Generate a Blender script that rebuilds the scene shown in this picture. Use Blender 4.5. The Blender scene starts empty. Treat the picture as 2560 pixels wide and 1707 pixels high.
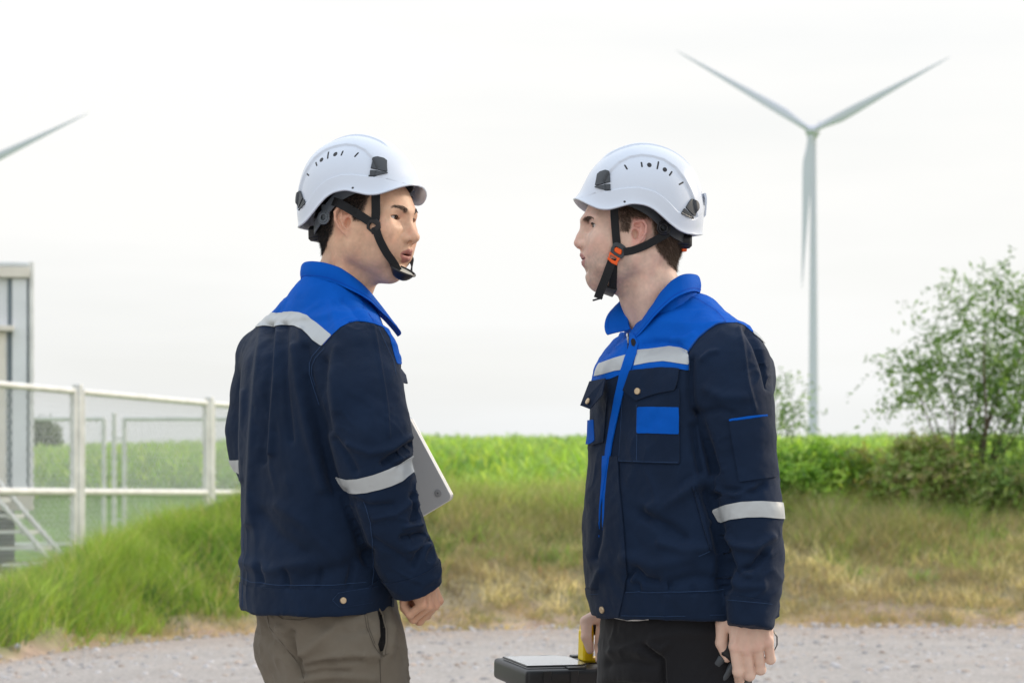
import bpy, math, random
import numpy as np
from mathutils import Vector, Matrix
rad = math.radians
scene = bpy.context.scene
COL = scene.collection
# ---------------------------------------------------------------- camera
cam_d = bpy.data.cameras.new("camera"); cam = bpy.data.objects.new("camera", cam_d); COL.objects.link(cam)
CAM_Z = 1.12
cam.location = (0, 0, CAM_Z); cam.rotation_euler = (rad(90), 0, 0)
cam_d.lens = 90; cam_d.sensor_width = 36; cam_d.sensor_fit = 'HORIZONTAL'
cam_d.shift_y = 396.5 / 2560
cam_d.clip_start = 0.1; cam_d.clip_end = 8000
cam_d.dof.use_dof = True; cam_d.dof.focus_distance = 4.92; cam_d.dof.aperture_fstop = 9.0
scene.camera = cam
# ---------------------------------------------------------------- world
SUN_EL, SUN_AZ = 24.0, 62.0        # azimuth clockwise from +Y (the view direction)
w = bpy.data.worlds.new("World"); scene.world = w; w.use_nodes = True
nt = w.node_tree; nt.nodes.clear()
def N(tree, typ, **kw):
    n = tree.nodes.new(typ)
    for k, v in kw.items(): setattr(n, k, v)
    return n
out = N(nt, 'ShaderNodeOutputWorld'); bg = N(nt, 'ShaderNodeBackground'); bg.inputs[1].default_value = 0.1
sky = N(nt, 'ShaderNodeTexSky', sky_type='NISHITA'); sky.sun_disc = False
sky.sun_elevation = rad(SUN_EL); sky.sun_rotation = rad(SUN_AZ)
sky.air_density = 1.0; sky.dust_density = 2.0; sky.ozone_density = 1.0
tc = N(nt, 'ShaderNodeTexCoord'); mp = N(nt, 'ShaderNodeMapping'); mp.inputs['Scale'].default_value = (1.0, 1.0, 5.5)
nz = N(nt, 'ShaderNodeTexNoise'); nz.inputs['Scale'].default_value = 3.2; nz.inputs['Detail'].default_value = 4; nz.inputs['Roughness'].default_value = 0.5
rp = N(nt, 'ShaderNodeValToRGB'); rp.color_ramp.elements[0].position = 0.36; rp.color_ramp.elements[0].color = (.86,.86,.86,1)
rp.color_ramp.elements[1].position = 0.58; rp.color_ramp.elements[1].color = (1,1,1,1)
sep = N(nt, 'ShaderNodeSeparateXYZ')
grad = N(nt, 'ShaderNodeValToRGB')     # thin high cloud: whitest in the middle band, bluer grey lower and overhead
ce = grad.color_ramp.elements; ce[0].position = 0.0; ce[0].color = (7.7, 8.0, 8.3, 1); ce[1].position = 1.0; ce[1].color = (10.2, 11.4, 13.0, 1)
e = ce.new(0.05); e.color = (8.45, 8.5, 8.4, 1); e = ce.new(0.13); e.color = (8.85, 8.8, 8.6, 1); e = ce.new(0.24); e.color = (9.1, 9.1, 9.0, 1); e = ce.new(0.42); e.color = (11.2, 11.6, 12.0, 1)
mx = N(nt, 'ShaderNodeMix', data_type='RGBA')
L = nt.links.new
L(tc.outputs['Generated'], mp.inputs[0]); L(mp.outputs[0], nz.inputs['Vector']); L(nz.outputs[0], rp.inputs[0])
L(tc.outputs['Generated'], sep.inputs[0]); L(sep.outputs['Z'], grad.inputs[0])
L(rp.outputs[0], mx.inputs[0]); L(sky.outputs[0], mx.inputs[6]); L(grad.outputs[0], mx.inputs[7])
L(mx.outputs[2], bg.inputs[0]); L(bg.outputs[0], out.inputs[0])
sun_d = bpy.data.lights.new("sun", 'SUN'); sun_d.energy = 1.9; sun_d.angle = rad(9); sun_d.color = (1.0, 0.83, 0.63)
sun = bpy.data.objects.new("sun", sun_d); COL.objects.link(sun)
sd = Vector((math.sin(rad(SUN_AZ)) * math.cos(rad(SUN_EL)), math.cos(rad(SUN_AZ)) * math.cos(rad(SUN_EL)), math.sin(rad(SUN_EL))))
sun.rotation_euler = sd.to_track_quat('Z', 'Y').to_euler(); sun.location = sd * 50
vs = scene.view_settings; vs.view_transform = 'Standard'; vs.look = 'None'; vs.exposure = 0.2; vs.gamma = 1.0
scene.cycles.max_bounces = 6; scene.cycles.transparent_max_bounces = 12
scene.cycles.use_adaptive_sampling = True
try: scene.cycles.use_denoising = True
except Exception: pass

# ---------------------------------------------------------------- helpers
S = 2560 / 2352
def P(u, v, Y=5.0):
    "a point seen at (u, v) of the photograph, at distance Y"
    return np.array([(u * S - 1280) / 6400 * Y, Y, CAM_Z - (v * S - 1250) / 6400 * Y])
def PX(n, Y=5.0): return n * S / 6400 * Y
rng = np.random.default_rng(7); random.seed(7)

def hashn(ix, iy, iz, seed=0):
    h = (ix * 374761393 + iy * 668265263 + iz * 2147483647 * 3 + seed * 1274126177) & 0xffffffff
    h = ((h ^ (h >> 13)) * 1274126177) & 0xffffffff
    return ((h ^ (h >> 16)) & 0xffff).astype(np.float32) / 65535.0
def vnoise(p, scale=1.0, seed=0):
    "smooth value noise in [-1, 1]; p is (n, 3)"
    q = np.asarray(p, np.float64) / scale
    i = np.floor(q).astype(np.int64); f = q - i; f = f * f * (3 - 2 * f)
    r = 0
    for dx in (0, 1):
        for dy in (0, 1):
            for dz in (0, 1):
                wgt = (f[:, 0] if dx else 1 - f[:, 0]) * (f[:, 1] if dy else 1 - f[:, 1]) * (f[:, 2] if dz else 1 - f[:, 2])
                r = r + wgt * hashn(i[:, 0] + dx, i[:, 1] + dy, i[:, 2] + dz, seed)
    return r * 2 - 1
def fbm(p, scale, oct=3, seed=0):
    r = 0; a = 1; t = 0
    for o in range(oct):
        r = r + a * vnoise(p, scale / 2 ** o, seed + o * 17); t += a; a *= .5
    return r / t
def sstep(a, b, x):
    t = np.clip((x - a) / (b - a), 0, 1); return t * t * (3 - 2 * t)

# ---- materials
def mat(name, col, rough=.6, metal=0, spec=.5, sheen=0, attr=None, noise=None, bump=None, sss=0, coat=0, alpha=1, trans=0, weave=None, ior=1.45):
    m = bpy.data.materials.new(name); m.use_nodes = True; t = m.node_tree; b = t.nodes['Principled BSDF']; l = t.links.new
    b.inputs['Base Color'].default_value = (*col, 1); b.inputs['Roughness'].default_value = rough; b.inputs['Metallic'].default_value = metal
    b.inputs['Specular IOR Level'].default_value = spec; b.inputs['Sheen Weight'].default_value = sheen; b.inputs['Sheen Roughness'].default_value = .5
    b.inputs['Coat Weight'].default_value = coat; b.inputs['Coat Roughness'].default_value = .08; b.inputs['Alpha'].default_value = alpha
    b.inputs['Transmission Weight'].default_value = trans; b.inputs['IOR'].default_value = ior
    if sss:
        b.inputs['Subsurface Weight'].default_value = sss; b.inputs['Subsurface Radius'].default_value = (1, .35, .2); b.inputs['Subsurface Scale'].default_value = .006
    src = None
    if attr:
        a = N(t, 'ShaderNodeAttribute', attribute_name=attr); src = a.outputs['Color']; l(src, b.inputs['Base Color'])
    co = N(t, 'ShaderNodeTexCoord')
    if noise:
        sc, amt = noise
        n = N(t, 'ShaderNodeTexNoise'); n.inputs['Scale'].default_value = sc; n.inputs['Detail'].default_value = 4; l(co.outputs['Object'], n.inputs['Vector'])
        mr = N(t, 'ShaderNodeMapRange'); mr.inputs[1].default_value = .3; mr.inputs[2].default_value = .7; mr.inputs[3].default_value = 1 - amt; mr.inputs[4].default_value = 1 + amt
        l(n.outputs[0], mr.inputs[0])
        vm = N(t, 'ShaderNodeVectorMath', operation='SCALE'); l(mr.outputs[0], vm.inputs['Scale'])
        if src is not None: l(src, vm.inputs[0])
        else: vm.inputs[0].default_value = col
        l(vm.outputs[0], b.inputs['Base Color'])
    if bump:
        sc, dist, stren = bump
        n = N(t, 'ShaderNodeTexNoise'); n.inputs['Scale'].default_value = sc; n.inputs['Detail'].default_value = 3; l(co.outputs['Object'], n.inputs['Vector'])
        bp = N(t, 'ShaderNodeBump'); bp.inputs['Strength'].default_value = stren; bp.inputs['Distance'].default_value = dist
        l(n.outputs[0], bp.inputs['Height']); l(bp.outputs[0], b.inputs['Normal'])
        if weave:
            wv = N(t, 'ShaderNodeTexWave', wave_type='BANDS', bands_direction='DIAGONAL'); wv.inputs['Scale'].default_value = weave; wv.inputs['Distortion'].default_value = .6
            l(co.outputs['Object'], wv.inputs['Vector'])
            b2 = N(t, 'ShaderNodeBump'); b2.inputs['Strength'].default_value = .25; b2.inputs['Distance'].default_value = .0006
            l(wv.outputs[0], b2.inputs['Height']); l(bp.outputs[0], b2.inputs['Normal']); l(b2.outputs[0], b.inputs['Normal'])
    return m

# ---- object creation
def tag(o, label=None, cat=None, group=None, kind=None):
    if label: o['label'] = label
    if cat: o['category'] = cat
    if group: o['group'] = group
    if kind: o['kind'] = kind
    return o
def empty(name, loc=(0, 0, 0), parent=None):
    o = bpy.data.objects.new(name, None); COL.objects.link(o); o.location = loc; o.empty_display_size = .1
    if parent: o.parent = parent
    return o
def link(name, me, m=None, parent=None, smooth=True):
    o = bpy.data.objects.new(name, me); COL.objects.link(o)
    if m is not None: me.materials.append(m)
    if smooth and len(me.polygons): me.polygons.foreach_set('use_smooth', np.ones(len(me.polygons), bool))
    if parent is not None:
        o.parent = parent; o.matrix_parent_inverse = Matrix.Translation(-parent.location) if parent.type == 'EMPTY' else Matrix()
    return o
def mesh_np(name, V, F):
    "V (n,3); F (m,k) int array or list of arrays"
    me = bpy.data.meshes.new(name)
    if isinstance(F, np.ndarray): F = [F]
    F = [f for f in F if len(f)]
    V = np.asarray(V, np.float32)
    me.vertices.add(len(V)); me.vertices.foreach_set('co', V.ravel())
    nl = sum(f.size for f in F); npoly = sum(len(f) for f in F)
    me.loops.add(nl); me.loops.foreach_set('vertex_index', np.concatenate([f.ravel() for f in F]).astype(np.int32))
    ls, st = [], 0
    for f in F:
        ls.append(st + np.arange(len(f)) * f.shape[1]); st += f.size
    me.polygons.add(npoly); me.polygons.foreach_set('loop_start', np.concatenate(ls).astype(np.int32))
    me.update(calc_edges=True); me.validate()
    return me
def set_col(me, C, name='Col'):
    a = me.color_attributes.new(name, 'FLOAT_COLOR', 'POINT')
    C = np.asarray(C, np.float32)
    if C.shape[1] == 3: C = np.concatenate([C, np.ones((len(C), 1), np.float32)], 1)
    a.data.foreach_set('color', C.ravel())
class MB:
    "collects simple shapes into one mesh"
    def __init__(s): s.V = []; s.F = []; s.n = 0
    def add(s, V, F):
        V = np.asarray(V, float); s.V.append(V)
        for f in F: s.F.append([i + s.n for i in f])
        s.n += len(V); return s
    def box(s, c, d, R=None, bev=0):
        d = np.array(d, float) / 2
        if bev:
            b = min(bev, d.min() * .9); V = []
            # chamfered box: 24 vertices
            pts = []
            for sx in (-1, 1):
                for sy in (-1, 1):
                    for sz in (-1, 1):
                        for ax in range(3):
                            q = np.array([sx * d[0], sy * d[1], sz * d[2]]); q2 = q.copy()
                            for k in range(3):
                                if k != ax: q2[k] -= b * np.sign(q[k])
                            pts.append(q2)
            V = np.array(pts)
            import bmesh
            bm = bmesh.new(); vs_ = [bm.verts.new(p) for p in V]; bmesh.ops.convex_hull(bm, input=vs_)
            bm.verts.index_update(); V = np.array([v.co[:] for v in bm.verts]); F = [[v.index for v in f.verts] for f in bm.faces]; bm.free()
        else:
            V = np.array([[x, y, z] for x in (-1, 1) for y in (-1, 1) for z in (-1, 1)]) * d
            F = [(0, 1, 3, 2), (4, 6, 7, 5), (0, 4, 5, 1), (2, 3, 7, 6), (0, 2, 6, 4), (1, 5, 7, 3)]
        if R is not None: V = V @ np.array(R).T
        return s.add(V + np.array(c), F)
    def tube(s, pts, r, n=8, cap=True):
        pts = [np.array(p, float) for p in pts]; r = [r] * len(pts) if np.isscalar(r) else r
        rings = []; prev = None
        for i, p in enumerate(pts):
            t = pts[min(i + 1, len(pts) - 1)] - pts[max(i - 1, 0)]; t /= np.linalg.norm(t) + 1e-12
            if prev is None:
                a = np.array([0, 0, 1.]) if abs(t[2]) < .9 else np.array([1., 0, 0]); a = np.cross(t, a); a /= np.linalg.norm(a)
            else: a = prev - t * np.dot(prev, t); a /= np.linalg.norm(a)
            prev = a; b = np.cross(t, a)
            ang = np.arange(n) / n * 2 * np.pi
            rings.append(p + r[i] * (np.outer(np.cos(ang), a) + np.outer(np.sin(ang), b)))
        V = np.concatenate(rings); F = []
        for i in range(len(pts) - 1):
            for k in range(n): F.append((i * n + k, i * n + (k + 1) % n, (i + 1) * n + (k + 1) % n, (i + 1) * n + k))
        if cap: F.append(tuple(range(n))[::-1]); F.append(tuple((len(pts) - 1) * n + k for k in range(n)))
        return s.add(V, F)
    def ribbon(s, pts, nors, wid, th=.0015, across=None):
        "flat strap through pts; nors are its outward normals"
        pts = np.array(pts, float); nors = np.array(nors, float); rows = []
        for i in range(len(pts)):
            t = pts[min(i + 1, len(pts) - 1)] - pts[max(i - 1, 0)]; t /= np.linalg.norm(t)
            n = nors[i] - t * nors[i].dot(t); n /= np.linalg.norm(n); c = np.cross(t, n); ww = wid[i] / 2 if not np.isscalar(wid) else wid / 2
            rows.append([pts[i] - c * ww, pts[i] + c * ww, pts[i] + c * ww + n * th, pts[i] - c * ww + n * th])
        V = np.array(rows).reshape(-1, 3); F = []
        for i in range(len(pts) - 1):
            for k in range(4): F.append((i * 4 + k, i * 4 + (k + 1) % 4, (i + 1) * 4 + (k + 1) % 4, (i + 1) * 4 + k))
        F.append((3, 2, 1, 0)); m_ = (len(pts) - 1) * 4; F.append((m_, m_ + 1, m_ + 2, m_ + 3))
        return s.add(V, F)
    def xform(s, fn): s.V = [fn(v) for v in s.V]; return s
    def build(s, name, m, parent=None, smooth=False, bevel=0):
        V = np.concatenate(s.V); me = bpy.data.meshes.new(name); me.from_pydata(V.tolist(), [], s.F)
        import bmesh
        bm = bmesh.new(); bm.from_mesh(me); bmesh.ops.recalc_face_normals(bm, faces=bm.faces)
        if bevel:
            es = [e for e in bm.edges if len(e.link_faces) == 2 and e.calc_face_angle(0) > .6]
            bmesh.ops.bevel(bm, geom=es, offset=bevel, segments=3, affect='EDGES', profile=.6)
        bm.to_mesh(me); bm.free(); me.update()
        o = link(name, me, m, parent, smooth)
        if smooth:
            try: me.set_sharp_from_angle(angle=rad(45))
            except Exception: pass
        return o

# ---- implicit surfaces
class Grid:
    def __init__(s, lo, hi, h):
        s.lo = np.array(lo, float); s.h = h; s.n = np.ceil((np.array(hi) - s.lo) / h).astype(int) + 1
        s.F = np.full(s.n, .5, np.float32)
        s.ax = [(s.lo[k] + np.arange(s.n[k]) * h).astype(np.float32) for k in range(3)]
    def sub(s, lo, hi):
        a = np.clip(np.floor((np.array(lo) - s.lo) / s.h).astype(int), 0, s.n); b = np.clip(np.ceil((np.array(hi) - s.lo) / s.h).astype(int) + 1, 0, s.n)
        return tuple(slice(a[k], b[k]) for k in range(3))
    def xyz(s, sl):
        return s.ax[0][sl[0]][:, None, None], s.ax[1][sl[1]][None, :, None], s.ax[2][sl[2]][None, None, :]
    def op(s, fn, lo, hi, k=.004, mode='u'):
        m = k * 1.5 + 2 * s.h
        sl = s.sub(np.array(lo) - m, np.array(hi) + m); X, Y, Z = s.xyz(sl)
        if min(X.shape[0], Y.shape[1], Z.shape[2]) == 0: return
        d = fn(X, Y, Z); a = s.F[sl]
        if mode == 'u':
            h = np.maximum(k - np.abs(a - d), 0) / k; s.F[sl] = np.minimum(a, d) - h * h * k * .25
        elif mode == 's':
            d = -d; h = np.maximum(k - np.abs(a - d), 0) / k; s.F[sl] = np.maximum(a, d) + h * h * k * .25
        else: s.F[sl] = a + d
    def cone(s, p, r1, q, r2, k=.004, mode='u', flat=None):
        p = np.array(p, float); q = np.array(q, float); R = max(r1, r2); ba = q - p; l2 = ba.dot(ba) + 1e-12
        def fn(X, Y, Z):
            x, y, z = X - p[0], Y - p[1], Z - p[2]
            t = np.clip((x * ba[0] + y * ba[1] + z * ba[2]) / l2, 0, 1)
            return np.sqrt((x - t * ba[0]) ** 2 + (y - t * ba[1]) ** 2 + (z - t * ba[2]) ** 2) - (r1 + (r2 - r1) * t)
        s.op(fn, np.minimum(p, q) - R, np.maximum(p, q) + R, k, mode)
    def chain(s, pts, rs, k=.004, mode='u'):
        for i in range(len(pts) - 1): s.cone(pts[i], rs[i], pts[i + 1], rs[i + 1], k, mode)
    def ell(s, c, r, R=None, k=.004, mode='u'):
        c = np.array(c, float); r = np.array(r, float); big = r.max()
        Rt = None if R is None else np.array(R).T
        def fn(X, Y, Z):
            x, y, z = X - c[0], Y - c[1], Z - c[2]
            if Rt is not None:
                x, y, z = (Rt[i, 0] * x + Rt[i, 1] * y + Rt[i, 2] * z for i in range(3))
            k0 = np.sqrt((x / r[0]) ** 2 + (y / r[1]) ** 2 + (z / r[2]) ** 2); k1 = np.sqrt((x / r[0] ** 2) ** 2 + (y / r[1] ** 2) ** 2 + (z / r[2] ** 2) ** 2)
            return k0 * (k0 - 1) / np.maximum(k1, 1e-6)
        ext = r if R is None else np.full(3, big)
        s.op(fn, c - ext, c + ext, k, mode)
    def mesh(s):
        F = s.F; neg = F < 0; n = F.shape
        # candidate cells
        c = np.zeros((n[0] - 1, n[1] - 1, n[2] - 1), np.uint8)
        for dx in (0, 1):
            for dy in (0, 1):
                for dz in (0, 1): c += neg[dx:n[0] - 1 + dx, dy:n[1] - 1 + dy, dz:n[2] - 1 + dz]
        I = np.argwhere((c > 0) & (c < 8)); idx = np.full(c.shape, -1, np.int64); idx[I[:, 0], I[:, 1], I[:, 2]] = np.arange(len(I))
        acc = np.zeros((len(I), 3)); cnt = np.zeros(len(I))
        corners = [(0, 0, 0), (1, 0, 0), (0, 1, 0), (1, 1, 0), (0, 0, 1), (1, 0, 1), (0, 1, 1), (1, 1, 1)]
        val = [F[I[:, 0] + a, I[:, 1] + b, I[:, 2] + d] for a, b, d in corners]
        for i in range(8):
            for ax in range(3):
                if corners[i][ax]: continue
                j = i + (1 << ax); a, b = val[i], val[j]; m = (a < 0) != (b < 0)
                t = np.where(m, a / np.where(m, a - b, 1), 0); p = np.tile(np.array(corners[i], float), (len(I), 1)); p[:, ax] += t
                acc[m] += p[m]; cnt[m] += 1
        V = s.lo + (I + acc / cnt[:, None]) * s.h
        Fs = []
        for ax in range(3):
            o1, o2 = [k for k in range(3) if k != ax]
            sl0 = [slice(None)] * 3; sl1 = [slice(None)] * 3; sl0[ax] = slice(0, -1); sl1[ax] = slice(1, None)
            e = neg[tuple(sl0)] != neg[tuple(sl1)]; E = np.argwhere(e)
            E = E[(E[:, o1] > 0) & (E[:, o2] > 0) & (E[:, o1] < n[o1] - 1) & (E[:, o2] < n[o2] - 1)]
            q = []
            for a, b in ((-1, -1), (0, -1), (0, 0), (-1, 0)):
                T = E.copy(); T[:, o1] += a; T[:, o2] += b; q.append(idx[T[:, 0], T[:, 1], T[:, 2]])
            q = np.stack(q, 1); flip = neg[E[:, 0], E[:, 1], E[:, 2]]
            if ax == 1: flip = ~flip
            q[~flip] = q[~flip][:, ::-1]; Fs.append(q)
        Q = np.concatenate(Fs); Q = Q[(Q >= 0).all(1)]
        return V, Q
def smooth_v(V, Q, it=2, f=.5):
    e = np.concatenate([Q[:, [0, 1]], Q[:, [1, 2]], Q[:, [2, 3]], Q[:, [3, 0]]]); n = len(V)
    deg = np.bincount(e[:, 0], minlength=n) + np.bincount(e[:, 1], minlength=n)
    for _ in range(it):
        A = np.zeros_like(V)
        for k in range(3): A[:, k] = np.bincount(e[:, 0], V[e[:, 1], k], n) + np.bincount(e[:, 1], V[e[:, 0], k], n)
        V = V + (A / np.maximum(deg, 1)[:, None] - V) * f
    return V
def normals(V, T):
    a = V[T[:, 0]]; nn = np.cross(V[T[:, 1]] - a, V[T[:, 2]] - a)
    if T.shape[1] == 4: nn = nn + np.cross(V[T[:, 2]] - a, V[T[:, 3]] - a)
    R = np.zeros_like(V)
    for c in range(T.shape[1]):
        for k in range(3): R[:, k] += np.bincount(T[:, c], nn[:, k], len(V))
    return R / (np.linalg.norm(R, axis=1)[:, None] + 1e-12)
def q2t(Q): return np.concatenate([Q[:, [0, 1, 2]], Q[:, [0, 2, 3]]])
# ---- cutting a piece out of a surface
def clip(V, A, T, s):
    "keep s<=0; V and the arrays of A are interpolated along the cut"
    keep = s[T] <= 0; c = keep.sum(1); full = T[c == 3]; newT = [full]; base = len(V); emap = {}; nv = []; out_t = []
    for tri, kp in zip(T[(c == 1) | (c == 2)], keep[(c == 1) | (c == 2)]):
        def mid(i, j):
            key = (i, j) if i < j else (j, i)
            if key not in emap:
                emap[key] = base + len(nv); t = s[key[0]] / (s[key[0]] - s[key[1]]); nv.append((key[0], key[1], min(max(t, .0), 1.)))
            return emap[key]
        if kp.sum() == 1:
            a = int(np.argmax(kp)); i, j, k = tri[a], tri[(a + 1) % 3], tri[(a + 2) % 3]; out_t.append((i, mid(i, j), mid(i, k)))
        else:
            a = int(np.argmin(kp)); i, j, k = tri[a], tri[(a + 1) % 3], tri[(a + 2) % 3]; p, q = mid(i, j), mid(i, k)
            out_t.append((p, j, k)); out_t.append((p, k, q))
    if nv:
        nv = np.array(nv); i0 = nv[:, 0].astype(int); i1 = nv[:, 1].astype(int); t = nv[:, 2][:, None]
        V2 = np.concatenate([V, V[i0] * (1 - t) + V[i1] * t]); A2 = [np.concatenate([a, a[i0] * (1 - t) + a[i1] * t]) for a in A]
    else: V2, A2 = V, A
    T2 = np.concatenate([full, np.array(out_t, int).reshape(-1, 3)]); used = np.unique(T2); mp_ = np.full(len(V2), -1); mp_[used] = np.arange(len(used))
    return V2[used], [a[used] for a in A2], mp_[T2]
def thicken(V, Nn, T, off, th):
    "a slab lifted by off with thickness th, closed all round"
    top = V + Nn * (off + th); bot = V + Nn * off; n = len(V)
    e = np.concatenate([T[:, [0, 1]], T[:, [1, 2]], T[:, [2, 0]]]); key = e.min(1) * n + e.max(1)
    u, inv, cn = np.unique(key, return_inverse=True, return_counts=True); b = e[cn[inv] == 1]
    # the rim gets its own vertices so that its shading stays crisp
    ub = np.unique(b); mp_ = np.full(n, -1); mp_[ub] = np.arange(len(ub)); m1 = 2 * n; m2 = 2 * n + len(ub)
    rim = np.stack([mp_[b[:, 1]] + m1, mp_[b[:, 0]] + m1, mp_[b[:, 0]] + m2, mp_[b[:, 1]] + m2], 1)
    V2 = np.concatenate([top, bot, top[ub], bot[ub]])
    return V2, [np.concatenate([T, T[:, ::-1] + n]), rim]
def poly_s(u, v, poly):
    "signed distance to a polygon in 2-D, negative inside"
    poly = np.array(poly, float); d = np.full(len(u), 1e9); ins = np.zeros(len(u), bool); n = len(poly)
    for i in range(n):
        a, b = poly[i], poly[(i + 1) % n]; e = b - a; wx, wy = u - a[0], v - a[1]
        t = np.clip((wx * e[0] + wy * e[1]) / (e.dot(e) + 1e-12), 0, 1); d = np.minimum(d, (wx - e[0] * t) ** 2 + (wy - e[1] * t) ** 2)
        c = (a[1] > v) != (b[1] > v); xi = a[0] + (v - a[1]) * (e[0]) / (e[1] if e[1] != 0 else 1e-12); ins ^= c & (u < xi)
    return np.sqrt(d) * np.where(ins, -1, 1)
def uvs(V):
    "picture position of points"
    return ((V[:, 0] / V[:, 1] * 6400 + 1280) / S, ((CAM_Z - V[:, 2]) / V[:, 1] * 6400 + 1250) / S)
class Surf:
    def __init__(s, V, Q):
        s.V = V; s.T = q2t(Q) if Q.shape[1] == 4 else Q; s.N = normals(V, s.T); s.u, s.v = uvs(V)
    def piece(s, name, cuts, m, parent, off=.0008, th=.0012, smooth=True, face=None, sub=None):
        "cuts: list of functions (V, N) -> signed value, kept where negative"
        V, A, T = s.V, [s.N], s.T
        for c in cuts:
            f = c(V, A[0]); k = (f[T] <= 0).any(1); T0 = T[k]; used = np.unique(T0)
            if len(used) == 0: return None
            mp_ = np.full(len(V), -1); mp_[used] = np.arange(len(used)); V, A, T = V[used], [a[used] for a in A], mp_[T0]
            V, A, T = clip(V, A, T, f[used])
        if len(T) == 0: return None
        V2, F = thicken(V, A[0], T, off, th)
        me = mesh_np(name, V2, F); return link(name, me, m, parent, smooth)
def cut_poly(poly, near=True):
    def f(V, Nn):
        u, v = uvs(V); return poly_s(u, v, poly)
    return f
def cut_face(V, Nn):
    "only the side turned to the viewer's half-space"
    return Nn[:, 1] - .12
def rotz(a): c, s_ = math.cos(a), math.sin(a); return np.array([[c, -s_, 0], [s_, c, 0], [0, 0, 1.]])
def roty(a): c, s_ = math.cos(a), math.sin(a); return np.array([[c, 0, s_], [0, 1, 0], [-s_, 0, c]])
def rotx(a): c, s_ = math.cos(a), math.sin(a); return np.array([[1, 0, 0], [0, c, -s_], [0, s_, c]])
def blades(name, roots, dirs, length, width, cols, m, parent, bend=None, seg=2, side=None):
    "thin tapering strands, one mesh"
    n = len(roots); length = np.broadcast_to(length, n)[:, None]; width = np.broadcast_to(width, n)[:, None]
    if side is None:
        side = np.cross(dirs, rng.normal(size=(n, 3))); side /= np.linalg.norm(side, axis=1)[:, None] + 1e-9
    if bend is None: bend = np.zeros((n, 3))
    rows = []
    for i in range(seg + 1):
        t = i / seg; c = roots + dirs * length * t + bend * length * t * t; w_ = width * (1 - t) / 2 if i < seg else None
        if w_ is None: rows.append([c])
        else: rows.append([c - side * w_, c + side * w_])
    V = np.concatenate([a for r in rows for a in r]); k = np.arange(n); F4 = []; 
    for i in range(seg - 1): F4.append(np.stack([k + (2 * i) * n, k + (2 * i + 1) * n, k + (2 * i + 3) * n, k + (2 * i + 2) * n], 1))
    F3 = np.stack([k + (2 * seg - 2) * n, k + (2 * seg - 1) * n, k + 2 * seg * n], 1)
    me = mesh_np(name, V, ([np.concatenate(F4)] if F4 else []) + [F3]); C = np.tile(cols, (2 * seg + 1, 1)); set_col(me, C)
    return link(name, me, m, parent, False)
def sample_surface(V, T, n):
    a, b, c = V[T[:, 0]], V[T[:, 1]], V[T[:, 2]]; ar = np.linalg.norm(np.cross(b - a, c - a), axis=1); i = rng.choice(len(T), n, p=ar / ar.sum())
    r1 = np.sqrt(rng.random(n)); r2 = rng.random(n); wA = 1 - r1; wB = r1 * (1 - r2); wC = r1 * r2
    nn = np.cross(b[i] - a[i], c[i] - a[i]); nn /= np.linalg.norm(nn, axis=1)[:, None] + 1e-12
    return a[i] * wA[:, None] + b[i] * wB[:, None] + c[i] * wC[:, None], nn

# ================================================================ setting
def ramp(x, xs, ys): return np.interp(x, xs, ys)
def toe(x): return ramp(x, [-9, -4.4, -3.52, -3.3, -2.9, -2.1, -1, 2, 9], [14.2, 15.6, 17.5, 19.6, 20.6, 21.7, 22.4, 22.9, 22.8])
def crest(x): return ramp(x, [-7, -5.2, -4.6, -4.15, -3.4, -3.0, -2.45, -1.8, -.8, .5, 3, 8], [.02, .04, .10, .28, .64, 1.0, 1.40, 1.38, 1.12, 1.0, .95, .97])
def field_top(x, y): return .95 + .0312 * (np.minimum(y, 105) - 27) + .032 * np.clip(x / np.maximum(y, 1) * 100 + 5, -15, 0) * (np.minimum(y, 105) - 27) / 78 - np.maximum(y - 105, 0) * .012
def ground(x, y):
    x = np.asarray(x, float); y = np.asarray(y, float); p = np.stack([x, y, 0 * x], -1).reshape(-1, 3)
    n1 = fbm(p, 1.7, 3, 31).reshape(x.shape); n2 = fbm(p, .35, 2, 32).reshape(x.shape)
    t = toe(x); rise = sstep(0, 4.6, y - t - .15) * .82 + .18 * sstep(0, 1.6, y - t - .15); z = crest(x) * rise
    pl = field_top(x, y); behind = sstep(26.5, 30, y); z = z * (1 - behind) + pl * behind
    left = sstep(-1.7, -2.7, x + .0 * y); ly = sstep(23.6, 25.4, y) * (1 - sstep(36.5, 41, y)) * sstep(-2.2, -3.1, x - (y - 25) * .26)
    z = z * (1 - ly) + .22 * ly
    return z + (n1 * .11 + n2 * .035) * sstep(0, 1.5, y - t) * (y < 300) - .03 * (y - t < .4)
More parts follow.
